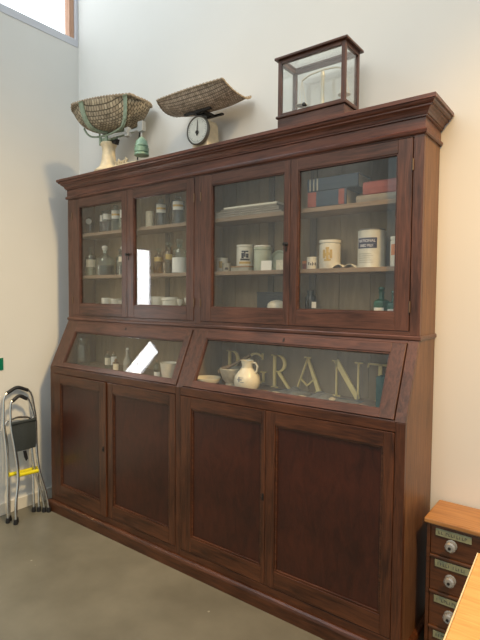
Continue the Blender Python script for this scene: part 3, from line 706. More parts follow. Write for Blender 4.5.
for xx, yy, rr, hh, tx in ((0.700, -0.215, 0.022, 0.075, 'small white china measure behind the left edge of the reflection'), (0.765, -0.235, 0.022, 0.06, 'small white china measure behind the right edge of the reflection')):
    pot('china_measure', tx, 'measure', xx, yy, SH_FLAP, [(0, 0), (rr*0.9, 0), (rr*0.8, 0.006), (rr*0.35, hh*0.3), (rr*0.4, hh*0.4), (rr*0.95, hh*0.7), (rr, hh), (rr*0.85, hh), (rr*0.7, hh*0.7), (0, hh*0.5)], M['porcelain'], g)
vial('medicine_bottle', 'narrow clear bottle directly left of the white beaker', 'bottle', 0.905, -0.215, SH_FLAP, 0.022, 0.115, M['bottle'], stop='cork', lab_=1, labmat=M['label_white'], lz=(0.05, 0.3), group=None)
t = pot('white_beaker', 'open cream beaker at the right end of the left sloping glass', 'beaker', 1.010, -0.215, SH_FLAP, [(0, 0), (0.040, 0), (0.042, 0.004), (0.054, 0.095), (0.056, 0.100), (0.052, 0.100), (0.048, 0.095), (0.038, 0.008), (0, 0.008)], M['porcelain'])

# right flap
t = pot('cream_bowl', 'shallow cream bowl at the left end of the right sloping glass', 'bowl', 1.350, -0.250, SH_FLAP, [(0, 0), (0.035, 0), (0.037, 0.004), (0.066, 0.024), (0.076, 0.044), (0.077, 0.050), (0.072, 0.050), (0.062, 0.027), (0.03, 0.010), (0, 0.009)], M['cream'])
t = thing('stone_mortar', 'grey stoneware mortar between the cream bowl and the jug', 'mortar', (1.478, -0.190, SH_FLAP))
MB().lathe([(0, 0), (0.048, 0), (0.050, 0.006), (0.034, 0.018), (0.034, 0.028), (0.052, 0.048), (0.062, 0.080), (0.068, 0.105), (0.066, 0.110), (0.058, 0.108), (0.05, 0.08), (0.03, 0.05), (0, 0.045)], 32).build('mortar_bowl', M['stone'], t, smooth=True)
t = thing('wooden_pestle', 'wooden pestle leaning across the grey mortar', 'pestle', (1.478, -0.190, SH_FLAP+0.09))
MB().tube([(-0.072, -0.025, -0.008), (-0.045, -0.018, 0.008), (0.0, 0.0, 0.032), (0.05, 0.015, 0.062), (0.105, 0.03, 0.095)], [0.013, 0.017, 0.009, 0.008, 0.011], 14).build('pestle_shaft', M['pestle'], t, smooth=True)
t = thing('pottery_jug', 'round bellied cream jug with small handle before the gold letters', 'jug', (1.618, -0.235, SH_FLAP))
MB().lathe([(0, 0), (0.040, 0), (0.046, 0.004), (0.066, 0.030), (0.072, 0.055), (0.066, 0.085), (0.046, 0.110), (0.030, 0.128), (0.029, 0.150), (0.036, 0.168), (0.033, 0.169), (0.026, 0.150), (0.02, 0.128), (0, 0.12)], 36).build('jug_body', M['cream'], t, smooth=True)
MB().tube([(0.028, 0.0, 0.158), (0.050, 0.004, 0.158), (0.062, 0.006, 0.140), (0.058, 0.006, 0.115), (0.050, 0.004, 0.104)], 0.0055, 10).build('handle', M['cream'], t, smooth=True)
a = face(1.6, -0.235)-0.5; m = MB()
bl = plain('faded_blue_print', (0.22, 0.25, 0.30), 0.5)
for d0, d1, z0, z1 in ((-0.3, 0.1, 0.070, 0.076), (-0.2, -0.1, 0.060, 0.088), (0.0, 0.25, 0.058, 0.062), (-0.1, 0.2, 0.082, 0.085)): m.arc(0.0722, z0, z1, a+d0, a+d1, t=0.0008, n=5)
m.build('printed_mark', bl, t)

# gilded letters standing against the back
def strokes(polys, th=0.012):
    m = MB()
    for p in polys: m.prism(p, 0, th, 'Y')
    return m
def bar(x0, z0, x1, z1, w0, w1=None):
    w1 = w0 if w1 is None else w1
    dx, dz = x1-x0, z1-z0; L = math.hypot(dx, dz); nx, nz = -dz/L, dx/L
    return [(x0-nx*w0/2, z0-nz*w0/2), (x1-nx*w1/2, z1-nz*w1/2), (x1+nx*w1/2, z1+nz*w1/2), (x0+nx*w0/2, z0+nz*w0/2)]
def ring(cx, cz, rx, rz, a0, a1, w0, w1, n=14):
    out = []
    for i in range(n):
        t0, t1 = a0+(a1-a0)*i/n, a0+(a1-a0)*(i+1)/n
        f0, f1 = math.sin(PI*i/n), math.sin(PI*(i+1)/n)
        def P(t, k): return (cx+(rx+k)*math.cos(t), cz+(rz+k)*math.sin(t))
        u0, u1 = w0+(w1-w0)*f0, w0+(w1-w0)*f1
        out.append([P(t0, -u0/2), P(t1, -u1/2), P(t1, u1/2), P(t0, u0/2)])
    return out
H_ = 0.185
LET = {
 'P': [bar(0, 0, 0, H_, 0.016), bar(-0.022, 0.003, 0.022, 0.003, 0.006), bar(-0.02, H_-0.003, 0.02, H_-0.003, 0.006)] + ring(0.02, H_-0.048, 0.042, 0.045, PI/2, -PI/2, 0.005, 0.018) + [bar(0, H_-0.003, 0.022, H_-0.003, 0.006), bar(0, H_-0.093, 0.022, H_-0.093, 0.006)],
 'G': ring(0.03, H_/2, 0.070, H_/2-0.005, 0.9, 2*PI-0.75, 0.006, 0.018, 24) + [bar(0.075, H_*0.80, 0.075, H_, 0.006, 0.010), bar(0.082, 0.02, 0.082, H_*0.42, 0.012), bar(0.062, H_*0.42, 0.100, H_*0.42, 0.006)],
 'R': [bar(0, 0, 0, H_, 0.016), bar(-0.022, 0.003, 0.022, 0.003, 0.006), bar(-0.02, H_-0.003, 0.02, H_-0.003, 0.006)] + ring(0.022, H_-0.048, 0.044, 0.045, PI/2, -PI/2, 0.005, 0.018) + [bar(0, H_-0.003, 0.024, H_-0.003, 0.006), bar(0, H_-0.093, 0.024, H_-0.093, 0.006), bar(0.026, H_-0.095, 0.098, 0.0, 0.017, 0.013), bar(0.092, 0.003, 0.118, 0.003, 0.006)],
 'A': [bar(-0.066, 0, 0.002, H_, 0.007), bar(0.074, 0, 0.000, H_, 0.024, 0.013), bar(-0.084, 0.003, -0.05, 0.003, 0.007), bar(0.048, 0.003, 0.100, 0.003, 0.007), bar(-0.018, H_, 0.018, H_, 0.007), bar(-0.042, 0.070, 0.0, 0.034, 0.007), bar(0.0, 0.034, 0.044, 0.076, 0.007)],
 'N': [bar(-0.058, 0, -0.058, H_, 0.008), bar(-0.062, H_, 0.060, 0, 0.027, 0.024), bar(0.060, 0.0, 0.060, H_, 0.008), bar(-0.078, 0.003, -0.038, 0.003, 0.006), bar(0.040, H_-0.003, 0.082, H_-0.003, 0.006), bar(-0.082, H_-0.003, -0.05, H_-0.003, 0.006)],
 'T': [bar(0, 0, 0, H_, 0.017), bar(-0.062, H_-0.004, 0.062, H_-0.004, 0.009), bar(-0.062, H_-0.022, -0.060, H_, 0.006), bar(0.062, H_-0.022, 0.060, H_, 0.006), bar(-0.022, 0.003, 0.022, 0.003, 0.006)],
}
for ch, lx, yy, zz, tx in (('P', 1.350, -0.052, 0.001, 'gold letter P half hidden behind the grey mortar'), ('G', 1.512, -0.050, 0.001, 'gold letter G behind the cream jug'),
                       ('R', 1.672, -0.055, 0.001, 'gold letter R standing right of the jug'), ('A', 1.880, -0.055, 0.001, 'gold letter A with a V shaped crossbar'),
                       ('N', 2.108, -0.055, 0.001, 'gold letter N leaning near the right end'), ('T', 2.276, -0.045, 0.001, 'gold letter T half hidden behind the teal cloth')):
    t = thing('gilded_letter', tx, 'letter', (lx, yy, SH_FLAP+zz), 0, None)
    o = strokes(LET[ch]).build('letter_face', M['gold'], t)
    o.name = 'letter_face'
# grey cloth in soft folds along the front
def drape(name, label, cat, x0, x1, y0, y1, z, hfun, mat, nx=60, ny=14):
    m = MB(); g_ = []
    for i in range(nx+1):
        row = []
        for j in range(ny+1):
            u, v = i/nx, j/ny
            row.append(m._v((x0+(x1-x0)*u, y0+(y1-y0)*v, z+hfun(u, v))))
        g_.append(row)
    for i in range(nx):
        for j in range(ny): m._f([g_[i][j], g_[i+1][j], g_[i+1][j+1], g_[i][j+1]])
    bt = [[m._v((x0+(x1-x0)*i/nx, y0+(y1-y0)*j, z)) for j in (0, 1)] for i in (0, nx)]
    for i in range(nx):
        pass
    o = m.build(name, mat, None, smooth=True, angle=80)
    return o
def hf(u, v):
    e = min(1, 6*u, 6*(1-u))*min(1, 4*v+0.1, 3*(1-v)+0.1)
    return 0.001+e*(0.020+0.010*math.sin(u*19+v*3)+0.008*math.sin(u*41-v*6)+0.006*math.sin(v*9+u*5))
def solid_cloth(name, label, x0, x1, y0, y1, z, hfun, mat):
    nx, ny = 60, 14; m = MB(); top, bot = [], []
    for i in range(nx+1):
        a_, b_ = [], []
        for j in range(ny+1):
            u, v = i/nx, j/ny; p = (x0+(x1-x0)*u, y0+(y1-y0)*v)
            hh = max(0.003, hfun(u, v)); a_.append(m._v((*p, z+hh))); b_.append(m._v((*p, z)))
        top.append(a_); bot.append(b_)
    for i in range(nx):
        for j in range(ny):
            m._f([top[i][j], top[i+1][j], top[i+1][j+1], top[i][j+1]]); m._f([bot[i][j], bot[i][j+1], bot[i+1][j+1], bot[i+1][j]])
        m._f([top[i][0], bot[i][0], bot[i+1][0], top[i+1][0]]); m._f([top[i][ny], top[i+1][ny], bot[i+1][ny], bot[i][ny]])
    for j in range(ny):
        m._f([top[0][j], top[0][j+1], bot[0][j+1], bot[0][j]]); m._f([top[nx][j], bot[nx][j], bot[nx][j+1], top[nx][j+1]])
    o = m.build(name, mat, None, smooth=True, angle=60)
    tag(o, label, 'cloth')
    return o
solid_cloth('folded_cloth', 'dark grey cloth lying in folds in front of the gold letters', 1.715, 2.215, -0.285, -0.085, SH_FLAP+0.0005, hf, M['cloth'])
g = 'pale shells on the grey cloth'
for i, (xx, yy, tx) in enumerate(((1.80, -0.235, 'small pale shell at the left end of the grey cloth'), (1.955, -0.25, 'small pale shell in the middle of the grey cloth'), (2.12, -0.24, 'small pale shell at the right end of the grey cloth'))):
    u = (xx-1.715)/0.5; v = (yy+0.285)/0.2
    t = MB().lathe([(0, 0), (0.018, 0.002), (0.024, 0.006), (0.014, 0.011), (0, 0.014)], 14, sx=1.3, sy=0.7).build('sea_shell', M['stone'], None, smooth=True)
    t.location = (xx, yy, SH_FLAP+max(0.003, hf(u, v))+0.001); t.rotation_euler.z = i; tag(t, tx, 'shell', g)
t = thing('teal_block', 'upright teal covered block at the right end of sloping case', 'block', (2.375, -0.165, SH_FLAP))
MB().box(-0.062, 0.075, -0.030, 0.030, 0, 0.150).build('block_body', M['teal'], t, bevel=0.008)
MB().prism([(0.002, 0.02), (0.05, 0.045), (0.07, 0.09), (0.045, 0.115), (0.02, 0.10), (-0.005, 0.06)], -0.0335, -0.0305, 'Y').build('paper_patch', M['stone'], t)

# ------------------------------------------------------------ on top of the cabinet
def weave_shell(m_rows, cx, cy, z0, a, b, Hh, p, k, name, mat, parent, tilt=lambda s, t_: 0, rim_r=0.008, ns=72, nt_=40, rimmat=None, wav=0.0, fl=0.5, e=4.0):
    """rounded rectangular woven tray curving up to its rim"""
    def S(s, t_):
        x = a*s*math.sqrt(max(0, 1-k*t_*t_)); y = b*t_*math.sqrt(max(0, 1-k*s*s))
        r = (abs(s)**e+abs(t_)**e)**(1/e); r = min(1, r)
        z = Hh*(fl*abs(t_)**p+(1-fl)*r**p)
        q = 1+wav*math.sin(14*math.atan2(t_, s))*r
        return Vector((cx+x*q, cy+y*q, z0+z+tilt(s, t_)))
    m = MB(); uvs = {}
    G = []
    for i in range(ns+1):
        row = []
        for j in range(nt_+1):
            s, t_ = -1+2*i/ns, -1+2*j/nt_
            v = m._v(S(s, t_)); uvs[v] = (i/ns, j/nt_); row.append(v)
        G.append(row)
    uvl = m.bm.loops.layers.uv.new('UVMap')
    for i in range(ns):
        for j in range(nt_):
            f = m._f([G[i][j], G[i+1][j], G[i+1][j+1], G[i][j+1]])
            for l in f.loops: l[uvl].uv = uvs[l.vert]
    o = m.build(name, mat, parent, smooth=True, angle=180)
    so = o.modifiers.new('thick', 'SOLIDIFY'); so.thickness = 0.007; so.offset = 1
    pts = [S(-1+2*i/60, -1) for i in range(60)]+[S(1, -1+2*i/30) for i in range(30)]+[S(1-2*i/60, 1) for i in range(60)]+[S(-1, 1-2*i/30) for i in range(30)]
    rm = MB()
    for ph in (0, PI):
        q = [p_+Vector((0.0, 0.0, rim_r*0.55*math.sin(i*1.1+ph)))+Vector((0, rim_r*0.5*math.cos(i*1.1+ph), 0)) for i, p_ in enumerate(pts)]
        rm.tube(q, rim_r*0.62, 7, closed=True)
    rm.build('braided_rim', rimmat or mat, o, smooth=True)
    return S
M['wick1'] = wicker('old_wicker', (0.50, 0.42, 0.30), (0.30, 0.24, 0.165), (0.12, 0.098, 0.068), 26, 24)
M['wick2'] = wicker('pale_wicker', (0.60, 0.50, 0.40), (0.42, 0.34, 0.26), (0.17, 0.135, 0.10), 18, 40)
M['wrim'] = plain('wicker_rim', (0.34, 0.27, 0.19), 0.8, var=0.35, scale=90)

# -- first scale: cast iron baby scale with a basket
BX, BY, BR = 0.452, -0.198, 0.26
bk = thing('wicker_basket', 'deep oval wicker basket resting in the green cradle of the left scale', 'basket', (BX, BY, 2.640), BR)
S1 = weave_shell(0, 0, 0, 0, 0.290, 0.138, 0.160, 3.7, 0.36, 'basket_weave', M['wick1'], bk, rim_r=0.009, rimmat=M['wrim'],
            fl=0.12, e=3.0)
sc1 = thing('baby_scale', 'cream and green cast iron baby scale holding the deep wicker basket', 'scale', (0.40, -0.180, ZT))
base = (0.40, -0.180, ZT)
def Lc(x, y, z): return (x-base[0], y-base[1], z-base[2])
m = MB(); m.lathe([(0, 0), (0.095, 0), (0.098, 0.014), (0.086, 0.026), (0.068, 0.040), (0.056, 0.06), (0.048, 0.095), (0.043, 0.14), (0.043, 0.17), (0.050, 0.182), (0.056, 0.195), (0.050, 0.207), (0, 0.21)], 28)
m.build('column', M['cream_iron'], sc1, smooth=True)
m = MB(); m.box(-0.02, 0.36, -0.035, 0.035, 0, 0.028); m.box(0.04, 0.30, -0.018, 0.018, 0.028, 0.045)
m.build('scale_base', M['cream_iron'], sc1, bevel=0.008)
m = MB()
for k_ in range(5): m.tube([(0.09+k_*0.024, -0.01, 0.045), (0.095+k_*0.024, -0.012, 0.065+0.012*math.sin(k_*2.0)), (0.105+k_*0.024, -0.01, 0.06)], 0.008, 8)
m.build('base_scrollwork', M['cream_iron'], sc1, smooth=True)
m = MB(); m.box(-0.05, 0.06, -0.03, 0.03, 0.212, 0.238); m.tube([(-0.045, -0.034, 0.19), (-0.045, -0.034, 0.245)], 0.010); m.tube([(0.02, -0.034, 0.195), (0.02, -0.034, 0.245)], 0.010)
m.build('pivot_block', M['green_metal'], sc1, bevel=0.003)
m = MB(); m.prism([(0.02, 0.205), (0.10, 0.215), (0.085, 0.18), (0.06, 0.19)], -0.015, 0.015, 'Y')
m.build('counterweight', M['iron'], sc1, bevel=0.003)
# curved green straps hugging the basket
RB = Matrix.Rotation(BR, 3, 'Z')
for sx_ in (-0.62, 0.84):
    m = MB(); N_ = 30; prev = None; secs = []
    for i in range(N_+1):
        t_ = -0.99+1.98*i/N_
        p_ = S1(sx_*(0.25+0.75*abs(t_)**0.9), t_); pw = Vector((BX, BY, 2.640))+RB @ p_
        d = 0.010; outw = Vector((0, t_*0.9, -1+abs(t_)*0.75)).normalized(); outw = RB @ outw
        q = pw+outw*d; q2 = pw+outw*(d+0.005)
        secs.append([m._v(Lc(q.x-0.022, q.y, q.z)), m._v(Lc(q.x+0.022, q.y, q.z)), m._v(Lc(q2.x+0.022, q2.y, q2.z)), m._v(Lc(q2.x-0.022, q2.y, q2.z))])
    for A, B in zip(secs, secs[1:]):
        for k_ in range(4): m._f([A[k_], A[(k_+1) % 4], B[(k_+1) % 4], B[k_]])
    m._f(secs[0]); m._f(secs[-1][::-1])
    m.build('cradle_strap', M['green_metal'], sc1, smooth=True)
# rods linking the straps under the basket
m = MB()
for yy in (-0.07, 0.06):
    m.tube(catmull([(-0.175, yy, 0.318), (-0.155, yy*0.8, 0.280), (-0.11, yy*0.6, 0.256), (0.0, yy*0.5, 0.246), (0.10, yy*0.6, 0.248), (0.20, yy*0.8, 0.262), (0.25, yy, 0.30)]), 0.0065, 8)
m.build('cradle_rod', M['green_metal'], sc1, smooth=True)
# beam with slider
m = MB(); m.box(0.05, 0.38, -0.045, -0.038, 0.215, 0.232)
m.build('beam', M['steel'], sc1, bevel=0.001)
m = MB(); m.box(0.225, 0.262, -0.055, -0.028, 0.195, 0.250); m.box(0.232, 0.255, -0.060, -0.056, 0.215, 0.24)
m.build('sliding_weight', M['steel'], sc1, bevel=0.003)
m = MB(); m.box(0.352, 0.398, -0.056, -0.028, 0.20, 0.262); m.tube([(0.375, -0.042, 0.2), (0.375, -0.042, 0.165)], 0.005)
m.build('beam_end', M['steel'], sc1, bevel=0.003)
m = MB(); m.tube([(0.345, -0.030, 0.205), (0.318, -0.02, 0.13), (0.300, -0.01, 0.045)], 0.0045); m.build('support_rod', M['iron'], sc1, smooth=True)
m = MB(); m.lathe([(0, 0.052), (0.040, 0.052), (0.042, 0.058), (0.040, 0.066), (0.034, 0.068), (0.040, 0.074), (0.041, 0.098), (0.034, 0.104), (0.038, 0.110), (0.030, 0.142), (0.016, 0.158), (0.010, 0.166), (0, 0.168)], 24, (0.375, -0.042, 0), sx=1.12, sy=1.12)
m.build('hanging_weight', M['bell_green'], sc1, smooth=True)

# -- second scale: dial scale with a flat wicker tray
sx0, sy0_ = 1.215, -0.135
s2 = thing('dial_scale', 'cream dial weighing scale carrying a wide shallow wicker tray', 'scale', (sx0, sy0_, ZT))
m = MB(); m.prism([(-0.085, 0), (0.085, 0), (0.085, 0.018), (0.060, 0.05), (0.052, 0.175), (0.040, 0.200), (-0.040, 0.200), (-0.052, 0.175), (-0.060, 0.05), (-0.085, 0.018)], -0.035, 0.070, 'Y')
m.build('housing', M['cream_iron'], s2, bevel=0.006)
R = Matrix.Rotation(PI/2, 3, 'X')
m = MB(); m.lathe([(0, 0), (0.079, 0), (0.083, 0.008), (0.083, 0.022), (0.078, 0.027), (0.074, 0.022), (0.074, 0.018), (0, 0.018)], 44, (0, -0.0355, 0.133), R=R)
m.build('dial_bezel', M['tin_dark'], s2, smooth=True)
m = MB(); m.lathe([(0, 0), (0.0735, 0), (0.0735, 0.0015), (0, 0.0015)], 44, (0, -0.0545, 0.133), R=R); dl = m.build('dial_face', M['dial'], s2, smooth=True)
m = MB()
for i in range(40):
    a = 2*PI*i/40; r0 = 0.062 if i % 5 else 0.055
    p0 = Vector((r0*math.cos(a), 0, r0*math.sin(a))); p1 = Vector((0.069*math.cos(a), 0, 0.069*math.sin(a)))
    m.tube([(p0.x, -0.0568, 0.133+p0.z), (p1.x, -0.0568, 0.133+p1.z)], 0.0009, 4)
m.build('dial_marks', M['dark_print'], s2)
m = MB(); m.prism([(-0.004, -0.030), (0.004, -0.030), (0.0025, 0.0), (0.0015, 0.056), (-0.0015, 0.056), (-0.0025, 0)], -0.0605, -0.0590, 'Y')
m.lathe([(0, 0), (0.011, 0), (0.011, 0.003), (0, 0.003)], 16, (0, -0.0585, -0.012), R=R)
o = m.build('pointer', M['iron'], s2); o.location = (0, 0, 0.133); o.rotation_euler.y = 0.05
m = MB(); m.tube([(0, 0.01, 0.2005), (0, 0.01, 0.232)], 0.010)
m.build('spindle', M['steel'], s2, smooth=True)
m = MB(); m.box(-0.10, 0.10, -0.065, -0.045, 0.233, 0.243); m.box(-0.10, 0.10, 0.045, 0.065, 0.233, 0.243)
m.box(-0.045, -0.025, -0.045, 0.045, 0.233, 0.243); m.box(0.025, 0.045, -0.045, 0.045, 0.233, 0.243); m.box(-0.025, 0.025, -0.02, 0.03, 0.233, 0.241)
m.build('tray_bracket', M['iron'], s2, bevel=0.002)
weave_shell(0, 0.020, -0.030, 0.2445, 0.268, 0.138, 0.078, 2.4, 0.14, 'wicker_tray', M['wick2'], s2, rim_r=0.006, rimmat=M['wrim'],
            tilt=lambda s, t_: -0.012*max(0, s)**2*(0.5+0.5*t_), fl=0.55)

# -- glazed case with a balance
cx0, cx1, cy0, cy1 = 1.802, 2.162, -0.250, -0.092
c3 = thing('balance_case', 'small mahogany framed glass case holding a balance on top of cabinet', 'case', ((cx0+cx1)/2, (cy0+cy1)/2, ZT))
hx, hy = (cx1-cx0)/2, (cy1-cy0)/2
MB().box(-hx, hx, -hy, hy, 0, 0.058).build('case_base', M['wood_h'], c3, bevel=0.002)
MB().box(-hx-0.008, hx+0.008, -hy-0.008, hy+0.008, 0.0585, 0.070).build('base_moulding', M['low_h'], c3, bevel=0.003)
for a_, b_ in ((-1, -1), (1, -1), (-1, 1), (1, 1)):
    xa = -hx if a_ < 0 else hx-0.020; ya = -hy if b_ < 0 else hy-0.018
    MB().box(xa, xa+0.020, ya, ya+0.018, 0.0705, 0.340).build('corner_post', M['wood_v'], c3, bevel=0.0015)
for b_ in (-1, 1):
    ya = -hy if b_ < 0 else hy-0.018
    boxes('case_rail', [(-hx+0.0205, hx-0.0205, ya, ya+0.016, c, d) for c, d in ((0.322, 0.340), (0.0705, 0.082))], M['wood_h'], c3, 0.001)
    xa = -hx if b_ < 0 else hx-0.018
    boxes('side_rail', [(xa, xa+0.018, -hy+0.0185, hy-0.0185, c, d) for c, d in ((0.322, 0.340), (0.0705, 0.082))], M['wood_y'], c3, 0.001)
m = MB(); a_, b_ = hx+0.014, hy+0.014
m.box(-a_, a_, -b_, -hy+0.020, 0.3405, 0.352); m.box(-a_, a_, hy-0.020, b_, 0.3405, 0.352)
m.box(-a_, -hx+0.020, -hy+0.020, hy-0.020, 0.3405, 0.352); m.box(hx-0.020, a_, -hy+0.020, hy-0.020, 0.3405, 0.352)
m.build('lid_frame', M['low_h'], c3, bevel=0.002)
m = MB(); m.box(-hx+0.0205, hx-0.0205, -hy+0.006, -hy+0.008, 0.0825, 0.3215); m.box(-hx+0.0205, hx-0.0205, hy-0.008, hy-0.006, 0.0825, 0.3215)
m.box(-hx+0.006, -hx+0.008, -hy+0.0185, hy-0.0185, 0.0825, 0.3215); m.box(hx-0.008, hx-0.006, -hy+0.0185, hy-0.0185, 0.0825, 0.3215)
m.box(-hx+0.0205, hx-0.0205, -hy+0.0205, hy-0.0205, 0.343, 0.346)
m.build('pane', M['caseglass'], c3)
m = MB(); m.lathe([(0, 0), (0.004, 0), (0.004, 0.012), (0.009, 0.016), (0.009, 0.022), (0, 0.026)], 12, (-0.02, -hy, 0.090), R=R)
m.build('case_knob', M['iron'], c3, smooth=True)
bl_ = thing('balance', 'pale brass balance with two hanging pans inside the glass case', 'balance', ((cx0+cx1)/2+0.02, (cy0+cy1)/2+0.01, ZT+0.0705))
MB().box(-0.05, 0.05, -0.03, 0.03, 0, 0.014).build('balance_foot', M['ivory'], bl_, bevel=0.003)
MB().lathe([(0, 0.0145), (0.016, 0.0145), (0.011, 0.03), (0.009, 0.06), (0.0085, 0.17), (0.012, 0.178), (0.009, 0.186), (0.009, 0.20), (0, 0.205)], 18).build('pillar', M['ivory'], bl_, smooth=True)
m = MB(); m.tube([(-0.115, 0, 0.185), (-0.07, 0, 0.202), (0, 0, 0.208), (0.07, 0, 0.202), (0.115, 0, 0.185)], 0.004, 8); m.build('balance_beam', M['ivory'], bl_, smooth=True)
for s_ in (-1, 1):
    m = MB(); x = s_*0.115
    for q in range(3):
        a = q*2*PI/3; m.tube([(x, 0, 0.186), (x+0.026*math.cos(a), 0.026*math.sin(a), 0.062)], 0.0011, 5)
    m.lathe([(0, 0.054), (0.016, 0.056), (0.030, 0.062), (0.030, 0.0635), (0.015, 0.058), (0, 0.0565)], 20, (x, 0, 0))
    m.build('hanging_pan', M['ivory'], bl_, smooth=True)

# ------------------------------------------------------------ folding stools against the left wall
def stool(label, xt, xb, yc, prof, ztop, rin, seat):
    """xt/xb: distance of top and feet from the wall; prof: (height, half width, sideways shift) from the feet up"""
    t = thing('folding_stool', label, 'stool', (xb, yc, 0), 0, 'folding stools leaning on the left wall')
    def X(z): return (xt-xb)*z/ztop
    def hw(z, q=1):
        for (z0, h0, s0), (z1, h1, s1) in zip(prof, prof[1:]):
            if z <= z1: k = (z-z0)/(z1-z0); return (h0+(h1-h0)*k, s0+(s1-s0)*k)
        return prof[-1][1:]
    def side(sg, zs, dx=0, ins=0): return [(X(z)+dx, hw(z)[1]+sg*(hw(z)[0]-ins), z) for z in zs]
    zl = [0.02]+[p[0] for p in prof[1:]]
    ha, sa = prof[-1][1:]; za = prof[-1][0]
    arch = [(X(ztop-0.022), sa-ha*0.68, ztop-0.022), (X(ztop), sa, ztop), (X(ztop-0.022), sa+ha*0.68, ztop-0.022)]
    main = side(-1, zl)+arch+side(1, zl[::-1])
    C_ = catmull(main)
    MB().tube(C_, 0.0088, 10).build('front_frame', M['chrome'], t, smooth=True)
    dx = -0.026; zr = [z for z in zl if z < 0.66]
    tp = zr[-1]
    rear = side(-1, zr, dx, rin)+[(X(tp+0.03)+dx, hw(tp)[1]-0.03, tp+0.03), (X(tp+0.03)+dx, hw(tp)[1]+0.03, tp+0.03)]+side(1, zr[::-1], dx, rin)
    MB().tube(catmull(rear), 0.0075, 10).build('rear_frame', M['chrome'], t, smooth=True)
    L_ = len(C_); h_ = L_//2
    MB().tube(C_[h_-9:h_+10], 0.0125, 12).build('padded_grip', M['rubber'], t, smooth=True)
    for q in (side(-1, [0.02])[0], side(1, [0.02])[0], side(-1, [0.02], dx, rin)[0], side(1, [0.02], dx, rin)[0]):
        MB().lathe([(0, 0), (0.014, 0), (0.015, 0.006), (0.0120, 0.034), (0, 0.034)], 14, (q[0], q[1], 0)).build('rubber_foot', M['rubber'], t, smooth=True)
    zb = 0.31; h, sh = hw(zb)
    MB().tube([(X(zb), sh-h+0.010, zb), (X(zb), sh+h-0.010, zb-0.008)], 0.0135, 12).build('cross_bar', M['yellow'], t, smooth=True)
    if seat:
        m = MB(); z1_, z0_ = 0.655, 0.470; n = 12; G = []
        for i in range(n+1):
            z = z1_+(z0_-z1_)*i/n; h, sh = hw(0.65); w = (h+0.004)*(1-0.20*i/n); row = []
            for j in range(9):
                v = -1+2*j/8
                bx = 0.014+0.010*math.sin(PI*i/n)+0.004*math.cos(v*3)
                row.append((X(z)+bx, sh+w*v, z))
            G.append(row)
        F_ = [[m._v(p) for p in r_] for r_ in G]; B_ = [[m._v((p[0]-0.006, p[1], p[2])) for p in r_] for r_ in G]
        for i in range(n):
            for j in range(8):
                m._f([F_[i][j], F_[i][j+1], F_[i+1][j+1], F_[i+1][j]]); m._f([B_[i][j+1], B_[i][j], B_[i+1][j], B_[i+1][j+1]])
            m._f([F_[i][0], F_[i+1][0], B_[i+1][0], B_[i][0]]); m._f([F_[i][8], B_[i][8], B_[i+1][8], F_[i+1][8]])
        m._f(F_[0]+B_[0][::-1]); m._f(F_[n]+B_[n][::-1])
        m.build('fabric_seat', M['fabric'], t, smooth=True, angle=50)
        h, sh = hw(0.65)
        MB().tube([(X(0.655)+0.012, sh-h-0.004, 0.659), (X(0.655)+0.012, sh+h+0.004, 0.659)], 0.011, 10).build('seat_rail', M['fabric'], t, smooth=True)
        m = MB(); m.prism([(-0.030+sh, 0.469), (-0.008+sh, 0.469), (0.004+sh, 0.41), (-0.010+sh, 0.395), (-0.022+sh, 0.425)], X(0.44)+0.018, X(0.44)+0.024, 'X')
        m.build('strap', M['rubber'], t)
stool('folding chrome tube stool nearest the left wall, mostly hidden by another', -0.155, -0.034, -0.560,
      [(0, 0.113, -0.016), (0.30, 0.112, 0.005), (0.50, 0.112, 0.012), (0.64, 0.118, 0.014), (0.72, 0.112, 0.014), (0.80, 0.104, 0.014), (0.845, 0.088, 0.014)], 0.885, 0.024, False)
stool('folding chrome tube stool in front with hanging charcoal seat and yellow bar', -0.100, 0.028, -0.545,
      [(0, 0.124, 0.0), (0.14, 0.110, 0.0), (0.31, 0.078, 0.0), (0.50, 0.078, -0.006), (0.62, 0.086, -0.008), (0.68, 0.084, -0.010), (0.76, 0.074, -0.014), (0.80, 0.062, -0.016)], 0.835, 0.020, True)

# ------------------------------------------------------------ drawer unit at lower right
dx0, dx1, dy0, dy1, dzt = 2.570, 3.32, -0.236, -0.016, 0.613
dr = thing('drawer_unit', 'low oak bank of small labelled drawers right of the cabinet', 'drawers', (dx0, dy1, 0))
w_ = dx1-dx0; dp = dy0-dy1          # local: x 0..w, y dp..0
m = MB(); m.box(-0.010, w_+0.01, dp-0.012, 0, dzt-0.022, dzt); m.build('top_board', M['drw_top'], dr, bevel=0.005)
m = MB(); m.box(0, w_, dp-0.004, 0, dzt-0.030, dzt-0.0225); m.build('top_moulding', M['drw_rail'], dr, bevel=0.003)
m = MB(); m.box(0.0, 0.014, dp, 0, 0.0, dzt-0.031); m.box(w_-0.014, w_, dp, 0, 0.0, dzt-0.031); m.box(0.0145, w_-0.0145, -0.01, 0, 0.0, dzt-0.031)
m.build('carcass', M['drw'], dr, bevel=0.001)
cw = 0.218; xs = [0.0145+i*(cw+0.016) for i in range(3)]
m = MB()
for i in range(1, 3): m.box(xs[i]-0.0155, xs[i]-0.0005, dp, -0.012, 0.0, dzt-0.031)
m.build('partition', M['drw_rail'], dr, bevel=0.001)
pitch = 0.1445
tops = [0.5805, 0.447, 0.293, 0.139]
boxes('drawer_rail', [(xs[i], xs[i]+cw-0.001, dp-0.004, -0.012, zt_+0.0005, zt_+0.0125) for i in range(3) for zt_ in tops[1:]], M['drw_rail'], dr, 0.003)
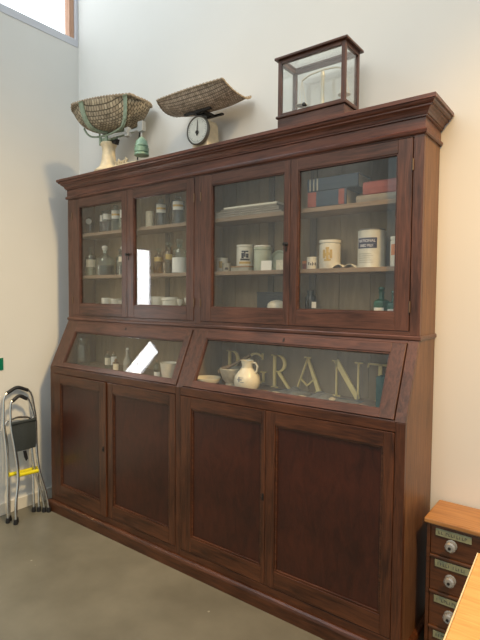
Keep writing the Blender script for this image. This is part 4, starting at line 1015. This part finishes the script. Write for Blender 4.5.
for i in range(3):
    for r_ in range(4):
        zt_ = tops[r_]; zb_ = (tops+[0.0])[r_+1]+0.0135
        d = MB().box(xs[i]+0.001, xs[i]+cw-0.002, dp+0.004, -0.03, zb_, zt_-0.001).build('drawer', M['drw'], dr, bevel=0.002)
        cx_ = xs[i]+cw/2-0.018
        lw_ = 0.070; kz = zt_-(0.062 if r_ == 0 else 0.076)
        MB().box(cx_-lw_, cx_+lw_, dp-0.001, dp+0.0035, zt_-0.036, zt_-0.006).build('name_plate', M['plate'], d, bevel=0.001)
        m = MB(); random.seed(i*7+r_)
        xx = cx_-lw_+0.012
        while xx < cx_+lw_-0.018:
            st = random.choice((0, 1, 2)); hgt = 0.012
            m.box(xx, xx+0.0022, dp-0.0018, dp-0.0010, zt_-0.027, zt_-0.027+hgt)
            if st: m.box(xx+0.0022, xx+0.007, dp-0.0018, dp-0.0010, zt_-0.027+(hgt-0.002)*(st-1), zt_-0.025+(hgt-0.002)*(st-1))
            if st == 2: m.box(xx+0.006, xx+0.008, dp-0.0018, dp-0.0010, zt_-0.021, zt_-0.016)
            xx += 0.0105+(0.008 if random.random() < 0.12 else 0)
        m.build('plate_lettering', M['slate'], d)
        m = MB(); m.lathe([(0, 0), (0.022, 0), (0.023, 0.003), (0.014, 0.006), (0.010, 0.010), (0.012, 0.016), (0.021, 0.022), (0.022, 0.028), (0.016, 0.034), (0.0, 0.036)], 12, (cx_-0.006, dp+0.0035, kz), R=R)
        k_ = m.build('glass_knob', M['knobglass'], d, smooth=True, angle=20)
        m = MB(); m.lathe([(0, 0), (0.006, 0), (0.006, 0.003), (0, 0.004)], 10, (cx_-0.006, dp+0.0035-0.036, kz), R=R)
        m.build('knob_screw', M['iron'], k_, smooth=True)

# ------------------------------------------------------------ table in the right foreground
ta = 0.047
tb = thing('oak_table', 'pale oak topped table in the bottom right foreground', 'table', (2.852+0.3945*math.cos(ta)+0.44*math.sin(ta), -0.69+0.3945*math.sin(ta)-0.44*math.cos(ta), 0), ta)
Tz = 0.74
MB().box(-0.390, 0.40, -0.46, 0.44, Tz-0.024, Tz).build('table_top', M['table'], tb, bevel=0.002)
MB().box(-0.3945, -0.3905, -0.46, 0.44, Tz-0.024, Tz).build('edge_strip', M['tedge'], tb, bevel=0.001)
for a_ in (-0.26, 0.36):
    for b_ in (-0.42, 0.38):
        MB().box(a_, a_+0.04, b_, b_+0.04, 0, Tz-0.0245).build('leg', M['table'], tb, bevel=0.003)

# ------------------------------------------------------------ light
w = bpy.data.worlds.new('room_light'); sc.world = w; w.use_nodes = True
nt = w.node_tree; bg = nt.nodes['Background']
tc = nt.nodes.new('ShaderNodeTexCoord'); sp = nt.nodes.new('ShaderNodeSeparateXYZ'); nt.links.new(tc.outputs['Generated'], sp.inputs[0])
rp = nt.nodes.new('ShaderNodeValToRGB'); e = rp.color_ramp.elements
e[0].position = 0.0; e[0].color = (0.20, 0.20, 0.19, 1); e[1].position = 1.0; e[1].color = (0.60, 0.67, 0.74, 1)
mpz = nt.nodes.new('ShaderNodeMapRange'); mpz.inputs['From Min'].default_value = -1.0
nt.links.new(sp.outputs['Z'], mpz.inputs['Value'])
k = e.new(0.42); k.color = (0.26, 0.26, 0.25, 1)
k = e.new(0.60); k.color = (0.43, 0.51, 0.52, 1)
nt.links.new(mpz.outputs['Result'], rp.inputs['Fac']); nt.links.new(rp.outputs['Color'], bg.inputs['Color'])
bg.inputs['Strength'].default_value = 1.2

def area(name, loc, target, size, power, col, sy=None):
    l = bpy.data.lights.new(name, 'AREA'); l.energy = power; l.color = col; l.size = size
    if sy: l.shape = 'RECTANGLE'; l.size_y = sy
    o = bpy.data.objects.new(name, l); COL.objects.link(o); o.location = loc
    o.rotation_euler = (Vector(target)-Vector(loc)).to_track_quat('-Z', 'Y').to_euler()
    return o
def spot(name, loc, target, power, col, angle, blend, soft):
    l = bpy.data.lights.new(name, 'SPOT'); l.energy = power; l.color = col; l.spot_size = math.radians(angle); l.spot_blend = blend; l.shadow_soft_size = soft
    o = bpy.data.objects.new(name, l); COL.objects.link(o); o.location = loc
    o.rotation_euler = (Vector(target)-Vector(loc)).to_track_quat('-Z', 'Y').to_euler()
    return o
spot('track_spotlight', (5.6, -1.25, 6.6), (-0.1, -0.7, 0.55), 1600, (1.0, 0.72, 0.36), 31, 1.0, 0.42)
spot('wall_spotlight', (4.3, -1.7, 4.3), (2.95, 0.0, 0.40), 600, (1.0, 0.58, 0.16), 60, 0.9, 0.2)
area('front_fill', (2.4, -5.6, 4.8), (1.2, 0, 1.6), 2.6, 84, (1.0, 0.95, 0.84))  # added fill lamp, no real source: brightens the cabinet front and shelf contents
area('high_window_light', (GX+0.02, -1.5, 4.35), (1.8, -1.2, 2.2), 2.0, 24, (0.72, 0.88, 1.0), 1.6)

# ------------------------------------------------------------ camera
cam = bpy.data.cameras.new('camera'); co = bpy.data.objects.new('camera', cam); COL.objects.link(co)
yaw, pitch, roll, f = 0.6453, -0.049, 0.008, 493.67
fw = Vector((-math.sin(yaw)*math.cos(pitch), math.cos(yaw)*math.cos(pitch), math.sin(pitch)))
r_ = Vector((math.cos(yaw), math.sin(yaw), 0)); u_ = r_.cross(fw)
r2 = r_*math.cos(roll)+u_*math.sin(roll); u2 = -r_*math.sin(roll)+u_*math.cos(roll)
mw = Matrix.Identity(4)
for i in range(3):
    mw[i][0] = r2[i]; mw[i][1] = u2[i]; mw[i][2] = -fw[i]
mw[0][3], mw[1][3], mw[2][3] = 3.16316, -2.35543, 1.54143
co.matrix_world = mw
cam.sensor_fit = 'HORIZONTAL'; cam.sensor_width = 36; cam.lens = f*36/480; cam.clip_start = 0.05
sc.camera = co
vs = sc.view_settings
sc.display_settings.display_device = 'sRGB'
vs.view_transform = 'Standard'; vs.look = 'None'; vs.exposure = 0.10; vs.gamma = 1.0; vs.use_curve_mapping = False
sc.cycles.transparent_max_bounces = 24; sc.cycles.max_bounces = 8
